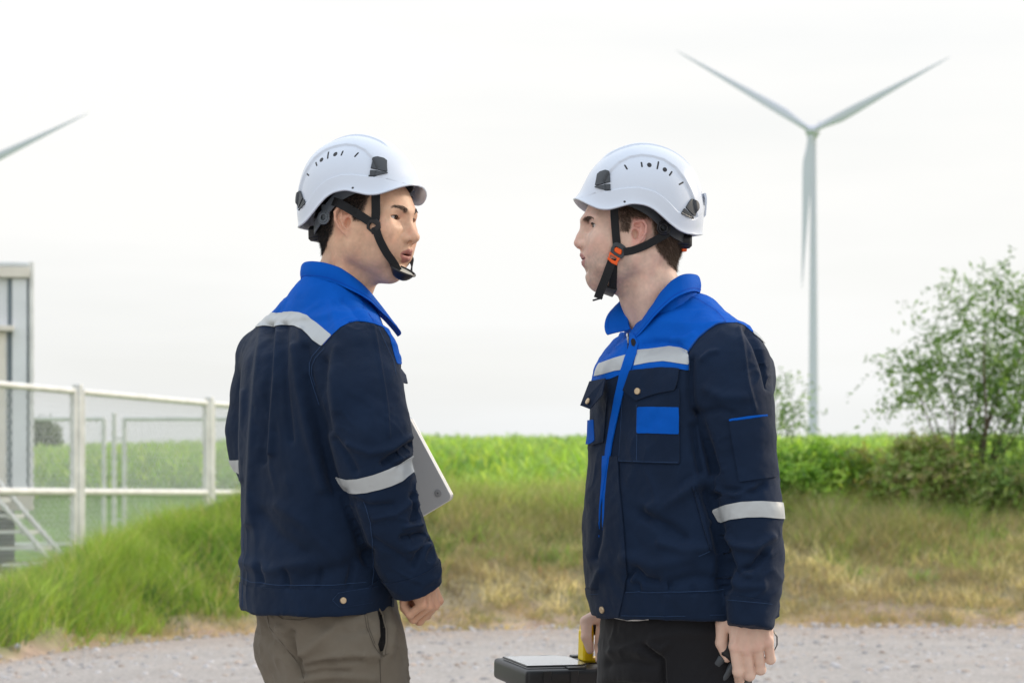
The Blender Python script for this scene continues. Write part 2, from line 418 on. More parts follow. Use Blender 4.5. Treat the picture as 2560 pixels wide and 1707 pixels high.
def grid_ground():
    xs = np.concatenate([np.linspace(-700, -60, 12), np.linspace(-55, -12, 16), np.arange(-11, 11.01, .16), np.linspace(12, 55, 16), np.linspace(60, 700, 12)])
    ys = np.concatenate([np.linspace(-40, 12, 8), np.arange(13, 31, .13), np.linspace(31.3, 60, 50), np.linspace(62, 140, 24), np.array([170, 220, 300, 450, 700, 1100, 2000, 4000])])
    X, Y = np.meshgrid(xs, ys, indexing='ij'); Z = ground(X, Y); far = Y > 105; Z = np.where(Y > 140, np.maximum(Z, 1.5), Z)
    V = np.stack([X, Y, Z], -1).reshape(-1, 3); ny = len(ys); i, j = np.meshgrid(np.arange(len(xs) - 1), np.arange(ny - 1), indexing='ij')
    F = np.stack([i * ny + j, (i + 1) * ny + j, (i + 1) * ny + j + 1, i * ny + j + 1], -1).reshape(-1, 4)
    x, y = V[:, 0], V[:, 1]; up = (y - toe(x)); nn = fbm(V, .5, 3, 41)
    dirt = np.array([.45, .325, .25]); dry = np.array([.28, .25, .16]); gr = np.array([.14, .20, .045]); fld = np.array([.15, .27, .05])
    a = sstep(.2, 1.6, up + nn * .8)[:, None]; C = dirt * (1 - a) + dry * a
    l = (sstep(-.9, -2.2, x) * sstep(.3, 1.2, up + nn * .5))[:, None]; C = C * (1 - l) + gr * l
    f = sstep(25.5, 28, y)[:, None]; C = C * (1 - f) + fld * f; C *= (1 + .35 * nn[:, None])
    me = mesh_np('ground', V, F); set_col(me, C); o = link('ground', me, mat('earth', (.2, .15, .1), .95, attr='Col', noise=(7, .3), bump=(60, .02, .6)), None); tag(o, kind='structure')
grid_ground()
def road():
    xs = np.concatenate([np.linspace(-60, -10, 12), np.arange(-9, 9.01, .12), np.linspace(10, 60, 12)]); ts = np.concatenate([np.linspace(0, .8, 20), np.linspace(.82, 1, 30)])
    X, Tt = np.meshgrid(xs, ts, indexing='ij'); e = toe(X) + .25 * vnoise(np.stack([X, 0 * X, 0 * X], -1).reshape(-1, 3), .8, 3).reshape(X.shape) - .05
    Y = -15 + (e + 15) * Tt; p = np.stack([X, Y, 0 * X], -1).reshape(-1, 3); Z = .004 + (.010 * fbm(p, .6, 3, 5) + .012).reshape(X.shape) * (1 - sstep(.97, 1, Tt)) - .03 * sstep(.985, 1, Tt)
    Z = np.maximum(Z, -.026)
    V = np.stack([X, Y, Z], -1).reshape(-1, 3); n = len(ts); i, j = np.meshgrid(np.arange(len(xs) - 1), np.arange(n - 1), indexing='ij'); F = np.stack([i * n + j, (i + 1) * n + j, (i + 1) * n + j + 1, i * n + j + 1], -1).reshape(-1, 4)
    nz_ = fbm(V * np.array([1, 2.2, 1]), .9, 3, 11)[:, None]; n3 = fbm(V, .25, 2, 12)[:, None]; ed = sstep(.90, 1.0, Tt.reshape(-1))[:, None]
    C = np.array([.425, .390, .365]) * (1 + .10 * nz_ + .10 * n3); C = C * (1 - .5 * ed) + np.array([.38, .27, .20]) * .5 * ed; w_ = np.clip(nz_ * 1.3 - .35, 0, .5); C = C * (1 - w_) + np.array([.42, .34, .29]) * w_
    me = mesh_np('gravel_road', V, F); set_col(me, C); o = link('gravel_road', me, mat('gravel', (.3, .3, .3), .95, attr='Col', noise=(38, .28), bump=(70, .02, .8)), None); tag(o, kind='structure')
    # loose stones
    n = 10000; y = 13.5 + 9.8 * rng.random(n) ** .8; x = rng.uniform(-5, 5.5, n); t = toe(x); k = (y < t + .75) & ((y < t) | (rng.random(n) < .5)); x, y = x[k], y[k]; n = len(x)
    z = np.where(y > t[k], ground(x, y), .012); r = rng.gamma(2.0, .0040, n) + .004; r = np.minimum(r, .028)
    ico = np.array([(0, 0, 1), (.89, 0, .45), (.28, .85, .45), (-.72, .53, .45), (-.72, -.53, .45), (.28, -.85, .45), (.72, .53, -.45), (-.28, .85, -.45), (-.89, 0, -.45), (-.28, -.85, -.45), (.72, -.53, -.45), (0, 0, -1)])
    fc = np.array([(0, 1, 2), (0, 2, 3), (0, 3, 4), (0, 4, 5), (0, 5, 1), (1, 6, 2), (2, 7, 3), (3, 8, 4), (4, 9, 5), (5, 10, 1), (2, 6, 7), (3, 7, 8), (4, 8, 9), (5, 9, 10), (1, 10, 6), (6, 11, 7), (7, 11, 8), (8, 11, 9), (9, 11, 10), (10, 11, 6)])
    sc = r[:, None, None] * np.stack([rng.uniform(.7, 1.4, n), rng.uniform(.7, 1.4, n), rng.uniform(.4, .8, n)], 1)[:, None, :] * (1 + .25 * rng.normal(size=(n, 12, 1)) * .6)
    V = (ico[None] * sc + np.stack([x, y, z + r * .15], 1)[:, None]).reshape(-1, 3); F = (fc[None] + np.arange(n)[:, None, None] * 12).reshape(-1, 3)
    base = np.where(rng.random((n, 1)) < .75, 1, 0) * np.array([.46, .44, .44]) ; base = np.where(base == 0, np.array([.46, .37, .31]), base) * rng.uniform(.65, 1.35, (n, 1))
    me = mesh_np('loose_stones', V, F); set_col(me, np.repeat(base, 12, 0)); o = link('loose_stones', me, mat('stone', (.3, .3, .3), .9, attr='Col'), None, False); tag(o, 'loose grey and tan stones scattered over the gravel road', 'stones', kind='stuff')
road()
def leaf_mat(name, trl=.35, rough=.6):
    m = bpy.data.materials.new(name); m.use_nodes = True; t = m.node_tree; t.nodes.clear(); l = t.links.new
    a = N(t, 'ShaderNodeAttribute', attribute_name='Col'); d = N(t, 'ShaderNodeBsdfPrincipled'); d.inputs['Roughness'].default_value = rough; d.inputs['Specular IOR Level'].default_value = .3
    tr = N(t, 'ShaderNodeBsdfTranslucent'); mx_ = N(t, 'ShaderNodeMixShader'); mx_.inputs[0].default_value = trl; o = N(t, 'ShaderNodeOutputMaterial')
    sc = N(t, 'ShaderNodeVectorMath', operation='MULTIPLY'); sc.inputs[1].default_value = (1.25, 1.3, .6)
    l(a.outputs['Color'], d.inputs['Base Color']); l(a.outputs['Color'], sc.inputs[0]); l(sc.outputs[0], tr.inputs[0]); l(d.outputs[0], mx_.inputs[1]); l(tr.outputs[0], mx_.inputs[2]); l(mx_.outputs[0], o.inputs[0]); return m
M_leaf = leaf_mat('leaf', .5); M_grass = leaf_mat('grass_blade', .42)
def pick(cols, n, wts=None):
    cols = np.array(cols); i = rng.choice(len(cols), n, p=wts); return cols[i] * rng.uniform(.75, 1.3, (n, 1))
def grass_field(name, label, x, y, ln, wd, cols_, lean=.35, cat='grass', seg=2, tint=(1, 1, 1)):
    cols = np.asarray(cols_) * 1.75 * np.array(tint); n = len(x); z = ground(x, y) - .01; d = np.stack([rng.normal(0, lean, n), rng.normal(0, lean, n), np.ones(n)], 1); d /= np.linalg.norm(d, axis=1)[:, None]
    b = np.stack([rng.normal(0, .35, n), rng.normal(0, .3, n), -rng.random(n) * .35], 1)
    side = np.stack([np.cos(a := rng.normal(0, .9, n)), np.sin(a), 0 * a], 1)
    o = blades(name, np.stack([x, y, z], 1), d, ln, wd, cols, M_grass, None, b, seg, side); tag(o, label, cat, kind='stuff'); return o
def rej(n, x0, x1, y0, y1, f):
    x = rng.uniform(x0, x1, n); y = rng.uniform(y0, y1, n); k = f(x, y); return x[k], y[k]
def vegetation():
    P3 = lambda x, y: np.stack([x, y, 0 * x], 1)
    # lush grass on the mound at the left
    x, y = rej(190000, -5.6, -.6, 16.8, 26.0, lambda x, y: (y - toe(x) > .75 + .5 * vnoise(P3(x, y), .5, 6)) & (rng.random(len(x)) < sstep(-.7, -2.0, x + .5 * vnoise(P3(x, y), .8, 7))) & (y < 25.0 + (x > -2.5) * 3))
    n1 = fbm(P3(x, y), .55, 3, 61); n2 = fbm(P3(x, y), .18, 2, 62); n3 = fbm(P3(x, y), .9, 2, 65); t = np.clip(.5 + n1 * 1.3 + n2 * .6, 0, 1)[:, None]
    C = np.array([.165, .245, .040]) * t + np.array([.060, .125, .026]) * (1 - t); dry = (rng.random(len(x)) < .10 + .35 * np.clip(n3 - .1, 0, 1))[:, None]; C = np.where(dry, np.array([.30, .25, .13]), C); yl = (rng.random(len(x)) < .3)[:, None]; C = np.where(yl, np.array([.21, .28, .05]), C) * rng.uniform(.7, 1.35, (len(x), 1))
    up = sstep(0, 2.5, y - toe(x)); ln = (.10 + .19 * up) * rng.uniform(.5, 1.35, len(x)) * (1 + .5 * n1)
    grass_field('grass', 'lush bright green grass covering the mound in front of the fence', x, y, ln, .0085, C, tint=(1.06, 1, 1.25))
    # dry grass and weeds on the bank
    x, y = rej(260000, -2.6, 6.2, 22.0, 28.6, lambda x, y: (y - toe(x) > .75 + .45 * vnoise(P3(x, y), .5, 16)) & (rng.random(len(x)) > sstep(-1.0, -2.4, x)) & (rng.random(len(x)) < .35 + .65 * sstep(-.5, .15, fbm(P3(x, y), .5, 3, 63))))
    n1 = fbm(P3(x, y), .7, 3, 71); up = sstep(.3, 4.2, y - toe(x)); r = rng.random(len(x)); g = np.clip(up * .85 + n1 * .7 - .22, 0, 1)
    C = np.where((r < g * .75)[:, None], np.array([.140, .150, .060]), np.array([.205, .175, .115])); C = np.where((r > .88)[:, None], np.array([.32, .285, .20]), C); C = np.where(((r > .82) & (r < .86) & (n1 > .1))[:, None], np.array([.24, .115, .085]), C) * rng.uniform(.6, 1.35, (len(x), 1))
    dk = fbm(P3(x, y), .3, 2, 77); ln = (.05 + .15 * up + .10 * sstep(.55, .9, up)) * rng.uniform(.5, 1.4, len(x)) * (1 + .7 * n1) * (1 + .5 * dk)
    grass_field('dry_grass', 'dry brown and olive grass covering the bank beyond the road', x, y, ln, .0078, C, .5, tint=(1.22, 1.18, 1.2))
    # pale straw tufts at the foot of the bank
    M_ = 480; cx = rng.uniform(-3.4, 5.6, M_); cy = toe(cx) + rng.gamma(2, .38, M_) + .05; k = 60; x = (cx[:, None] + rng.normal(0, .08, (M_, k))).ravel(); y = (cy[:, None] + rng.normal(0, .08, (M_, k))).ravel()
    C = np.repeat(pick([(.36, .29, .21), (.31, .235, .165), (.27, .22, .15), (.16, .17, .07)], M_), k, 0) * rng.uniform(.7, 1.2, (M_ * k, 1))
    grass_field('straw_tufts', 'pale straw tufts along the foot of the bank', x, y, rng.uniform(.04, .15, len(x)), .008, C, .8)
    # taller tufts and weeds that break up the slope
    def tufts(name, label, n, per, x0, x1, y0, y1, ok, h0, h1, wd, cols, sp=.10, lean=.55):
        cx = rng.uniform(x0, x1, n * 3); cy = rng.uniform(y0, y1, n * 3); k = ok(cx, cy); cx, cy = cx[k][:n], cy[k][:n]; m = len(cx); hh = np.repeat(rng.uniform(h0, h1, m), per); x = np.repeat(cx, per) + rng.normal(0, sp, m * per); y = np.repeat(cy, per) + rng.normal(0, sp, m * per)
        C = np.repeat(pick(cols, m), per, 0) * rng.uniform(.65, 1.35, (m * per, 1)); grass_field(name, label, x, y, hh * rng.uniform(.35, 1.1, m * per), wd, C, lean, 'weeds', 3)
    g_ = lambda x, y: y - toe(x)
    tufts('weed_clumps', 'green weed clumps growing up the dry bank', 560, 70, -2.2, 6.0, 22.5, 28.2, lambda x, y: (g_(x, y) > 1.6) & (rng.random(len(x)) < sstep(1.0, 4.5, g_(x, y)) * .9 + .1), .14, .36, .012, [(.13, .21, .05), (.19, .25, .08), (.07, .12, .03), (.23, .25, .10)])
    tufts('straw_clumps', 'tall pale straw clumps standing on the dry bank', 300, 50, -2.4, 6.0, 22.2, 27.8, lambda x, y: g_(x, y) > .8, .12, .34, .011, [(.38, .32, .21), (.31, .25, .17), (.40, .35, .25), (.18, .14, .10)])
    tufts('edge_weeds', 'yellow green weeds between the bank and the crop field', 520, 60, -2.4, 6.5, 26.4, 30.0, lambda x, y: x > -9, .25, .58, .016, [(.20, .26, .07), (.25, .27, .10), (.14, .21, .05), (.24, .21, .12), (.17, .24, .06)], .12, .4)
    tufts('mound_weeds', 'broad green weeds among the lush grass of the mound', 300, 60, -5.2, -1.0, 17.5, 25.2, lambda x, y: (g_(x, y) > 1.0) & (y < 25 + (x > -2.4) * 2), .18, .42, .016, [(.15, .25, .04), (.09, .17, .03), (.22, .29, .07), (.06, .12, .03)], .11, .5)
    tufts('seed_stalks', 'thin pale seed stalks rising out of the mound grass', 500, 5, -5.2, -1.0, 17.5, 25.2, lambda x, y: (g_(x, y) > .7) & (y < 25 + (x > -2.4) * 2), .25, .48, .007, [(.36, .30, .18), (.30, .22, .15), (.42, .38, .26)], .05, .3)
    # the crop field
    def crop(name, label, n, y0, y1, ln, wd, seed):
        u = rng.random(n); y = (y0 ** -1 * (1 - u) + y1 ** -1 * u) ** -1 if False else y0 + (y1 - y0) * u ** 1.15; x = rng.uniform(-1, 1, n) * (.215 * y + 1.0); k = ~((x < -2.2 + (y - 25) * .06) & (y < 40)); x, y = x[k], y[k]
        z = ground(x, y); nn = fbm(P3(x, y), 2.2, 3, seed); h = (.42 + .40 * sstep(27, 36, y)) * (1 + .22 * nn) * rng.uniform(.35, 1.0, len(x)); az = rng.uniform(0, 6.283, len(x)); tilt = rng.uniform(.15, .7, len(x))
        d = np.stack([np.cos(az) * tilt, np.sin(az) * tilt, np.ones(len(x))], 1); d /= np.linalg.norm(d, axis=1)[:, None]; b = np.stack([np.cos(az) * .55, np.sin(az) * .55, -.45 * np.ones(len(x))], 1); sd = np.stack([-np.sin(az), np.cos(az), 0 * az], 1)
        t = np.clip(.5 + nn, 0, 1)[:, None]; C = np.array([.200, .285, .075]) * t + np.array([.125, .215, .050]) * (1 - t); f = sstep(40, 95, y)[:, None]; C = C * (1 - f) + np.array([.190, .275, .100]) * f; yl = (rng.random(len(x)) < .22)[:, None]; C = np.where(yl, np.array([.29, .35, .10]), C) * rng.uniform(.65, 1.3, (len(x), 1))
        fr = (rng.random(len(x)) < .25 * sstep(31, 27, y))[:, None]; C = np.where(fr, np.array([.26, .22, .10]), C)
        root = np.stack([x, y, z + np.maximum(h - ln, 0)], 1); o = blades(name, root, d, ln * rng.uniform(.6, 1.1, len(x)), wd, C * 1.8, M_leaf, None, b, 3, sd); tag(o, label, 'crop', kind='stuff')
    crop('crop_leaves', 'bright green crop leaves in the near part of the field', 70000, 27.2, 52, .42, .050, 81)
    crop('far_crop_leaves', 'paler green crop in the far part of the field up to the skyline', 60000, 52, 116, .55, .085, 82)
vegetation()
def foliage(root, name, clumps, n, size, cols, seed, spread=1.0, pin=False, wts=None):
    "leaves spread along short twigs through the clumps: (centre, radius)"
    r_ = np.random.default_rng(seed); c = np.array([q[0] for q in clumps]); R = np.array([q[1] for q in clumps]); p = R ** 2 / (R ** 2).sum(); i = r_.choice(len(R), n // 12, p=p)
    d = r_.normal(size=(len(i), 3)); d /= np.linalg.norm(d, axis=1)[:, None]; rad_ = r_.random(len(i)) ** .45; tw = c[i] + d * (R[i] * rad_)[:, None] * np.array([1, .85, .85]); td = d + r_.normal(size=d.shape) * .6 + np.array([0, 0, .2]); td /= np.linalg.norm(td, axis=1)[:, None]
    s = np.tile(np.arange(12) / 12, len(i)); tl = np.repeat(r_.uniform(.6, 1.4, len(i)), 12) * size * 7 * spread; ii = np.repeat(np.arange(len(i)), 12)
    root_p = tw[ii] + td[ii] * (s * tl)[:, None] - np.array([0, 0, .35]) * ((s ** 2) * tl)[:, None]
    sd = np.cross(td[ii], r_.normal(size=(len(ii), 3))); sd /= np.linalg.norm(sd, axis=1)[:, None]; ld = sd * .9 + td[ii] * .45 + r_.normal(size=sd.shape) * .25 + np.array([0, 0, -.15]); ld /= np.linalg.norm(ld, axis=1)[:, None]
    col = np.array(cols)[r_.choice(len(cols), len(i), p=wts)][ii] * r_.uniform(.7, 1.3, (len(ii), 1)); side = np.cross(ld, td[ii]) + r_.normal(size=ld.shape) * .5; side = side / (np.linalg.norm(side, axis=1)[:, None] + 1e-9)
    L = size * r_.uniform(.6, 1.3, len(ii)); W = L * .42
    # a leaf: pointed oval of two triangles each side
    b = root_p; m1 = b + ld * (L * .45)[:, None]; tip = b + ld * L[:, None]; V = np.stack([b, m1 + side * (W / 2)[:, None], tip, m1 - side * (W / 2)[:, None]], 1).reshape(-1, 3); F = np.arange(len(b) * 4).reshape(-1, 4)
    me = mesh_np(name, V, F); set_col(me, np.repeat(col * 1.75, 4, 0)); return link(name, me, M_leaf, root, False)
M_bark = mat('bark', (.12, .09, .065), .9, noise=(20, .3), bump=(60, .01, .6))
def stems(root, base, tops, r0, seed, name='trunk', m=None):
    r_ = np.random.default_rng(seed); mb = MB(); base = np.array(base)
    for tpt, rr in tops:
        tpt = np.array(tpt); n = 7; pts = []; w1, w2 = r_.normal(size=3) * .06, r_.normal(size=3) * .03; w1[2] = 0; L = np.linalg.norm(tpt - base)
        for k_ in range(n):
            t = k_ / (n - 1); pts.append(base + (tpt - base) * t + (w1 * math.sin(math.pi * t) + w2 * math.sin(2 * math.pi * t)) * L + np.array([0, 0, .08 * L * math.sin(math.pi * t)]))
        mb.tube(pts, [r0 * rr * (1 - .8 * k_ / (n - 1)) for k_ in range(n)], 6)
    return mb.build(name, m or M_bark, root, True)
def bush(label, cat, name, Y, base, clumps, n, size, cols, seed, group=None, stems_=6, r0=.02, wts=None, spread=1.0):
    low = 42 if cat == 'shrub' else (24 if cat == 'weeds' else 0); cl = [(P(u, v + low * (v < 1100), Y + dy), PX(r * (.85 if low else 1), Y)) for u, v, r, dy in clumps]; spread = .55 if low else spread; b = P(*base, Y); b[2] = float(ground(np.array([b[0]]), np.array([b[1]]))[0]) - .03
    root = empty(name, b); tag(root, label, cat, group); foliage(root, 'foliage', cl, n, size, cols, seed, spread, wts=wts)
    r_ = np.random.default_rng(seed); idx = np.argsort([-c[1] for c in cl])[:stems_]; stems(root, b, [(cl[i][0], r_.uniform(.6, 1)) for i in idx], r0, seed, 'trunk' if cat == 'tree' else 'stem'); return root
G1 = [(.085, .150, .045), (.115, .185, .06), (.065, .115, .04), (.15, .22, .075)]; G2 = [(.13, .235, .035), (.19, .30, .06), (.085, .16, .03), (.26, .35, .09)]; G3 = [(.10, .16, .045), (.13, .20, .06), (.18, .23, .08), (.20, .20, .10)]
bush('feathery green tree with open crown at the right edge of the photo', 'tree', 'tree', 27.6, (2235, 1150),
     [(2042, 862, 30, 0), (2075, 890, 34, .2), (2100, 845, 38, -.2), (2070, 915, 22, 0), (2135, 880, 44, .2), (2150, 800, 34, 0), (2165, 850, 44, -.3), (2200, 745, 34, .2), (2232, 700, 34, 0), (2215, 800, 42, .3), (2190, 655, 20, 0), (2245, 650, 22, .2), (2265, 745, 44, -.2), (2290, 690, 36, .2), (2318, 655, 26, 0), (2345, 700, 40, .1), (2310, 770, 52, 0), (2255, 850, 46, .1), (2300, 850, 50, -.3), (2350, 800, 56, .3), (2342, 880, 56, 0), (2260, 920, 50, .2), (2310, 950, 56, -.2), (2200, 925, 34, 0), (2370, 960, 60, 0), (2400, 850, 70, .4), (2410, 730, 60, .2), (2215, 1000, 40, .1), (2280, 1030, 60, 0), (2350, 1050, 64, .2), (2420, 1020, 70, 0), (2250, 1090, 40, -.3), (2325, 1100, 50, -.3), (2035, 835, 14, 0), (2150, 700, 12, .1), (2140, 735, 16, 0)],
     12500, .068, [tuple(np.array(c_) * .95) for c_ in G1], 101, None, 24, .020, [.35, .3, .25, .1], .95)
bush('bright green leafy shrub on the bank just behind the right worker', 'shrub', 'shrub', 27.8, (1830, 1150), [(1800, 1050, 50, 0), (1840, 1020, 36, .1), (1870, 1050, 48, -.1), (1840, 1090, 50, -.2), (1900, 1090, 44, 0), (1790, 1110, 40, -.2), (1770, 1030, 40, .2), (1880, 1010, 26, .1), (1910, 1030, 30, .2)], 11000, .085, G2, 102, 'shrubs along the top of the bank', 7, .012)
bush('yellowish green shrub between the turbine tower and the reddish weeds', 'shrub', 'shrub', 28.1, (1960, 1140), [(1940, 1040, 36, 0), (1975, 1060, 44, .1), (1950, 1090, 44, -.1), (2000, 1095, 40, 0), (1920, 1075, 34, 0), (1985, 1020, 22, .2), (2020, 1050, 30, .1)], 10000, .075, [(.13, .20, .04), (.22, .28, .07), (.09, .15, .035), (.16, .14, .06)], 103, 'shrubs along the top of the bank', 6, .012)
bush('brown and green tangled weeds at the foot of the feathery tree', 'weeds', 'weeds', 27.2, (2110, 1150), [(2060, 1070, 40, 0), (2100, 1040, 46, .1), (2140, 1080, 50, -.1), (2180, 1050, 46, 0), (2100, 1110, 40, -.2), (2200, 1110, 46, -.1), (2050, 1110, 34, 0), (2090, 1000, 22, .1), (2150, 1005, 26, .1)], 12000, .065, [(.19, .17, .09), (.17, .23, .07), (.13, .20, .05), (.24, .23, .12)], 104, None, 10, .010)
bush('dark green shrub at the right edge below the tree crown', 'shrub', 'shrub', 27.0, (2310, 1160), [(2270, 1090, 44, 0), (2320, 1070, 54, .1), (2370, 1090, 60, 0), (2300, 1125, 40, -.1), (2350, 1130, 46, -.1), (2240, 1120, 34, 0)], 9000, .065, G3, 105, 'shrubs along the top of the bank', 6, .012)
bush('thin feathery sapling rising behind the right worker\'s back', 'tree', 'sapling', 28.6, (1795, 1120), [(1800, 905, 18, 0), (1825, 925, 18, .1), (1795, 945, 22, 0), (1830, 955, 16, -.1), (1780, 890, 14, 0), (1815, 975, 20, 0), (1790, 985, 22, .1)], 1100, .055, G1, 106, None, 7, .010)
bush('dark round tree far beyond the field, seen through the fence', 'tree', 'distant_tree', 112, (98, 1040), [(98, 1000, 20, 0), (90, 985, 10, .5), (108, 1012, 14, 0), (88, 1015, 14, 0), (100, 985, 9, 0)], 5200, .30, [(.05, .075, .03), (.08, .10, .04)], 107, None, 3, .2, [.6, .4], .25)

# ---------------------------------------------------------------- fence, cabin, steps
M_galv = mat('galvanised_steel', (.74, .74, .72), .48, metal=.1, noise=(6, .12)); M_wire = mat('galvanised_wire', (.62, .63, .62), .5, metal=.1)
def chain_link(A, B, z0, z1, parent, pitch=.078, r=.0036):
    A, B = np.array(A, float), np.array(B, float); L = np.linalg.norm(B - A); e = (B - A) / L; H = z1 - z0; mb = MB(); k = pitch * math.sqrt(2) / math.sqrt(2) * 1.0; nrm = np.array([-e[1], e[0], 0])
    for sgn in (1, -1):
        s = -H if sgn > 0 else 0.0
        while s < L + (0 if sgn > 0 else H):
            # wire from (s, bottom) running up at 60 degrees
            a0, b0, a1, b1 = s, 0., s + sgn * H / 1.35, H
            if a0 > a1: a0, b0, a1, b1 = a1, b1, a0, b0
            def clipx(a0, b0, a1, b1):
                if a1 <= 0 or a0 >= L: return None
                if a0 < 0: b0 += (b1 - b0) * (0 - a0) / (a1 - a0); a0 = 0
                if a1 > L: b1 = b0 + (b1 - b0) * (L - a0) / (a1 - a0); a1 = L
                return a0, b0, a1, b1
            q = clipx(a0, b0, a1, b1)
            if q and q[2] - q[0] > .01:
                p0 = A + e * q[0] + np.array([0, 0, z0 + q[1]]) + nrm * sgn * .002; p1 = A + e * q[2] + np.array([0, 0, z0 + q[3]]) + nrm * sgn * .002
                mb.tube([p0, p1], r, 3, False)
            s += pitch
    return mb.build('chain_link_mesh', M_wire, parent)
def fence(name, label, posts, z0, z1, zm, prj, r_post=.050, r_f=.036, gap=.012):
    root = empty(name, (*prj(posts[0])[:2], z0)); tag(root, label, 'fence')
    for p in posts: a = prj(p); mb = MB(); mb.tube([(a[0], a[1], z0 - .35), (a[0], a[1], z1 + .03)], r_post, 14); mb.tube([(a[0], a[1], z1 + .03), (a[0], a[1], z1 + .045), (a[0], a[1], z1 + .055)], [r_post * 1.08, r_post, .01], 14); mb.build('post', M_galv, root, True)
    for a, b in zip(posts[:-1], posts[1:]):
        A, B = prj(a), prj(b); A = np.array([A[0], A[1], 0.]); B = np.array([B[0], B[1], 0.]); e = (B - A) / np.linalg.norm(B - A); A2, B2 = A + e * (r_post + r_f + gap), B - e * (r_post + r_f + gap); up = lambda p, z: p + np.array([0, 0, z])
        mb = MB(); mb.tube([up(A2, z0 + .05), up(A2, z1 - .03)], r_f, 12); mb.tube([up(B2, z0 + .05), up(B2, z1 - .03)], r_f, 12); mb.tube([up(A2, z1 - .03), up(B2, z1 - .03)], r_f, 12); mb.tube([up(A2, z0 + .05), up(B2, z0 + .05)], r_f, 12); mb.build('panel_frame', M_galv, root, True)
        if zm: mb = MB(); mb.tube([up(A2, zm), up(B2, zm)], r_f * 1.1, 12); mb.build('middle_rail', M_galv, root, True)
        for z_ in (z0 + .4, z1 - .3):
            mb = MB(); mb.tube([up(A, z_), up(A2, z_)], .012, 8); mb.build('hinge', M_galv, root, True)
        chain_link(A2, B2, z0 + .06, z1 - .05, root)
def line_at(u): a = (u * S - 1280) / 6400; y = 12.345 / (.2938 - a); return np.array([a * y, y])
fence('chain_link_fence', 'near galvanised chain-link fence with double posts, in front of the pale cabin', [-150, 178, 480, 700], .30, 2.28, 1.207, line_at)
def back_at(u): a = (u * S - 1280) / 6400; return np.array([a * 35.5, 35.5])
fence('chain_link_fence', 'farther galvanised gate fence with thin posts, seen through the near fence', [-60, 262, 600], .45, 2.28, None, back_at, .034, .032, .075)
def cabin():
    Y = 28.4; X1 = (77 * S - 1280) / 6400 * Y; W = 5.0; D = 3.2; zt = P(0, 609, Y)[2]; zb = P(0, 1131, Y)[2]; zs = P(0, 1172, Y)[2]
    M_w = mat('cabin_panel', (.76, .78, .80), .5, noise=(3, .06)); M_be = mat('cream_metal', (.78, .73, .65), .5, noise=(4, .08)); M_dk = mat('dark_joint', (.17, .21, .24), .6); M_con = mat('concrete', (.33, .32, .30), .9, noise=(8, .2)); M_dark2 = mat('dark_pier', (.14, .14, .15), .9)
    root = empty('cabin', (X1 - W / 2, Y + D / 2, .2)); tag(root, 'pale metal equipment cabin raised on dark piers at the left edge', 'cabin')
    piv = np.array([X1, Y, 0]); Rc = rotz(rad(12.5))
    def bx(name, x0, x1, y0, y1, z0, z1, m, bev=.006, par=None): mb = MB(); mb.box(((x0 + x1) / 2, (y0 + y1) / 2, (z0 + z1) / 2), (x1 - x0, y1 - y0, z1 - z0), bev=bev); mb.xform(lambda V: (V - piv) @ Rc.T + piv); return mb.build(name, m, par or root)
    ux = lambda u: (u * S - 1280) / 6400 * Y
    wall = bx('wall', X1 - W, X1 - .03, Y + .06, Y + D, zb, zt - .06, M_w)
    for u0, u1 in ((-200, -120), (-110, -8), (29, 62)): bx('wall_panel', ux(u0), ux(u1), Y + .02, Y + .062, zb + .01, zt - .15, M_w, .004, wall)
    for u0, u1 in ((-118, -112), (19, 28), (63, 74)): bx('panel_joint', ux(u0), ux(u1), Y + .045, Y + .064, zb + .01, zt - .15, M_dk, .001, wall)
    for k in range(6): bx('wall_panel', X1 - .032, X1 - .018, Y + .12 + k * .5, Y + .55 + k * .5, zb + .05, zt - .15, M_w, .003, wall)
    bx('corner_post', X1 - .045, X1 + .005, Y, Y + .05, zs, zt + .04, M_galv); bx('corner_post', X1 - .045, X1 + .005, Y + D - .05, Y + D, zs, zt + .04, M_galv)
    bx('roof', X1 - W - .05, X1 - .05, Y - .03, Y + D, zt - .02, zt + .03, M_w); bx('fascia', X1 - W, X1 - .05, Y - .035, Y + .015, zt - .14, zt - .025, M_be)
    dz = P(0, 764, Y)[2]; dr = bx('door', ux(-110), ux(15), Y + .0, Y + .058, zb + .02, dz, M_be); bx('door_handle', ux(-100), ux(-96), Y - .04, Y, zb + .9, zb + 1.05, M_galv, .004, dr)
    for z_ in (zb + .3, zb + 1.0, dz - .25): bx('hinge', ux(13), ux(17), Y - .02, Y + .03, z_, z_ + .12, M_galv, .004, dr)
    bx('door_canopy', ux(-115), ux(33), Y - .10, Y + .05, dz + .01, dz + .07, M_be)
    bx('base_beam', X1 - W, X1 + .0, Y - .02, Y + D, zs, zb - .003, M_be)
    for x in (X1 - .45, X1 - 2.4, X1 - 4.5):
        for y in (Y + .3, Y + D - .4): bx('pier', x - .25, x + .25, y - .2, y + .3, -.1, zs - .003, M_dark2)
    # steel steps
    Ys = 27.3; st = empty('steps', P(60, 1300, Ys)); tag(st, 'galvanised steel steps leading up to the pale cabin door, behind the fence', 'steps')
    for dy in (0, .9):
        a = P(-60, 1083, Ys); b = P(150, 1326, Ys); a = a + (0, dy, 0); b = b + (0, dy, 0); d = (b - a) / np.linalg.norm(b - a); mb = MB(); mb.tube([a, b], .030, 4); mb.build('stringer', M_galv, st)
        if dy == 0: mb = MB(); mb.tube([a + (-.55, 0, -.28), b + (-.47, 0, -.22)], .022, 4); mb.build('lower_stringer', M_galv, st)
    a = P(-60, 1083, Ys); b = P(150, 1326, Ys)
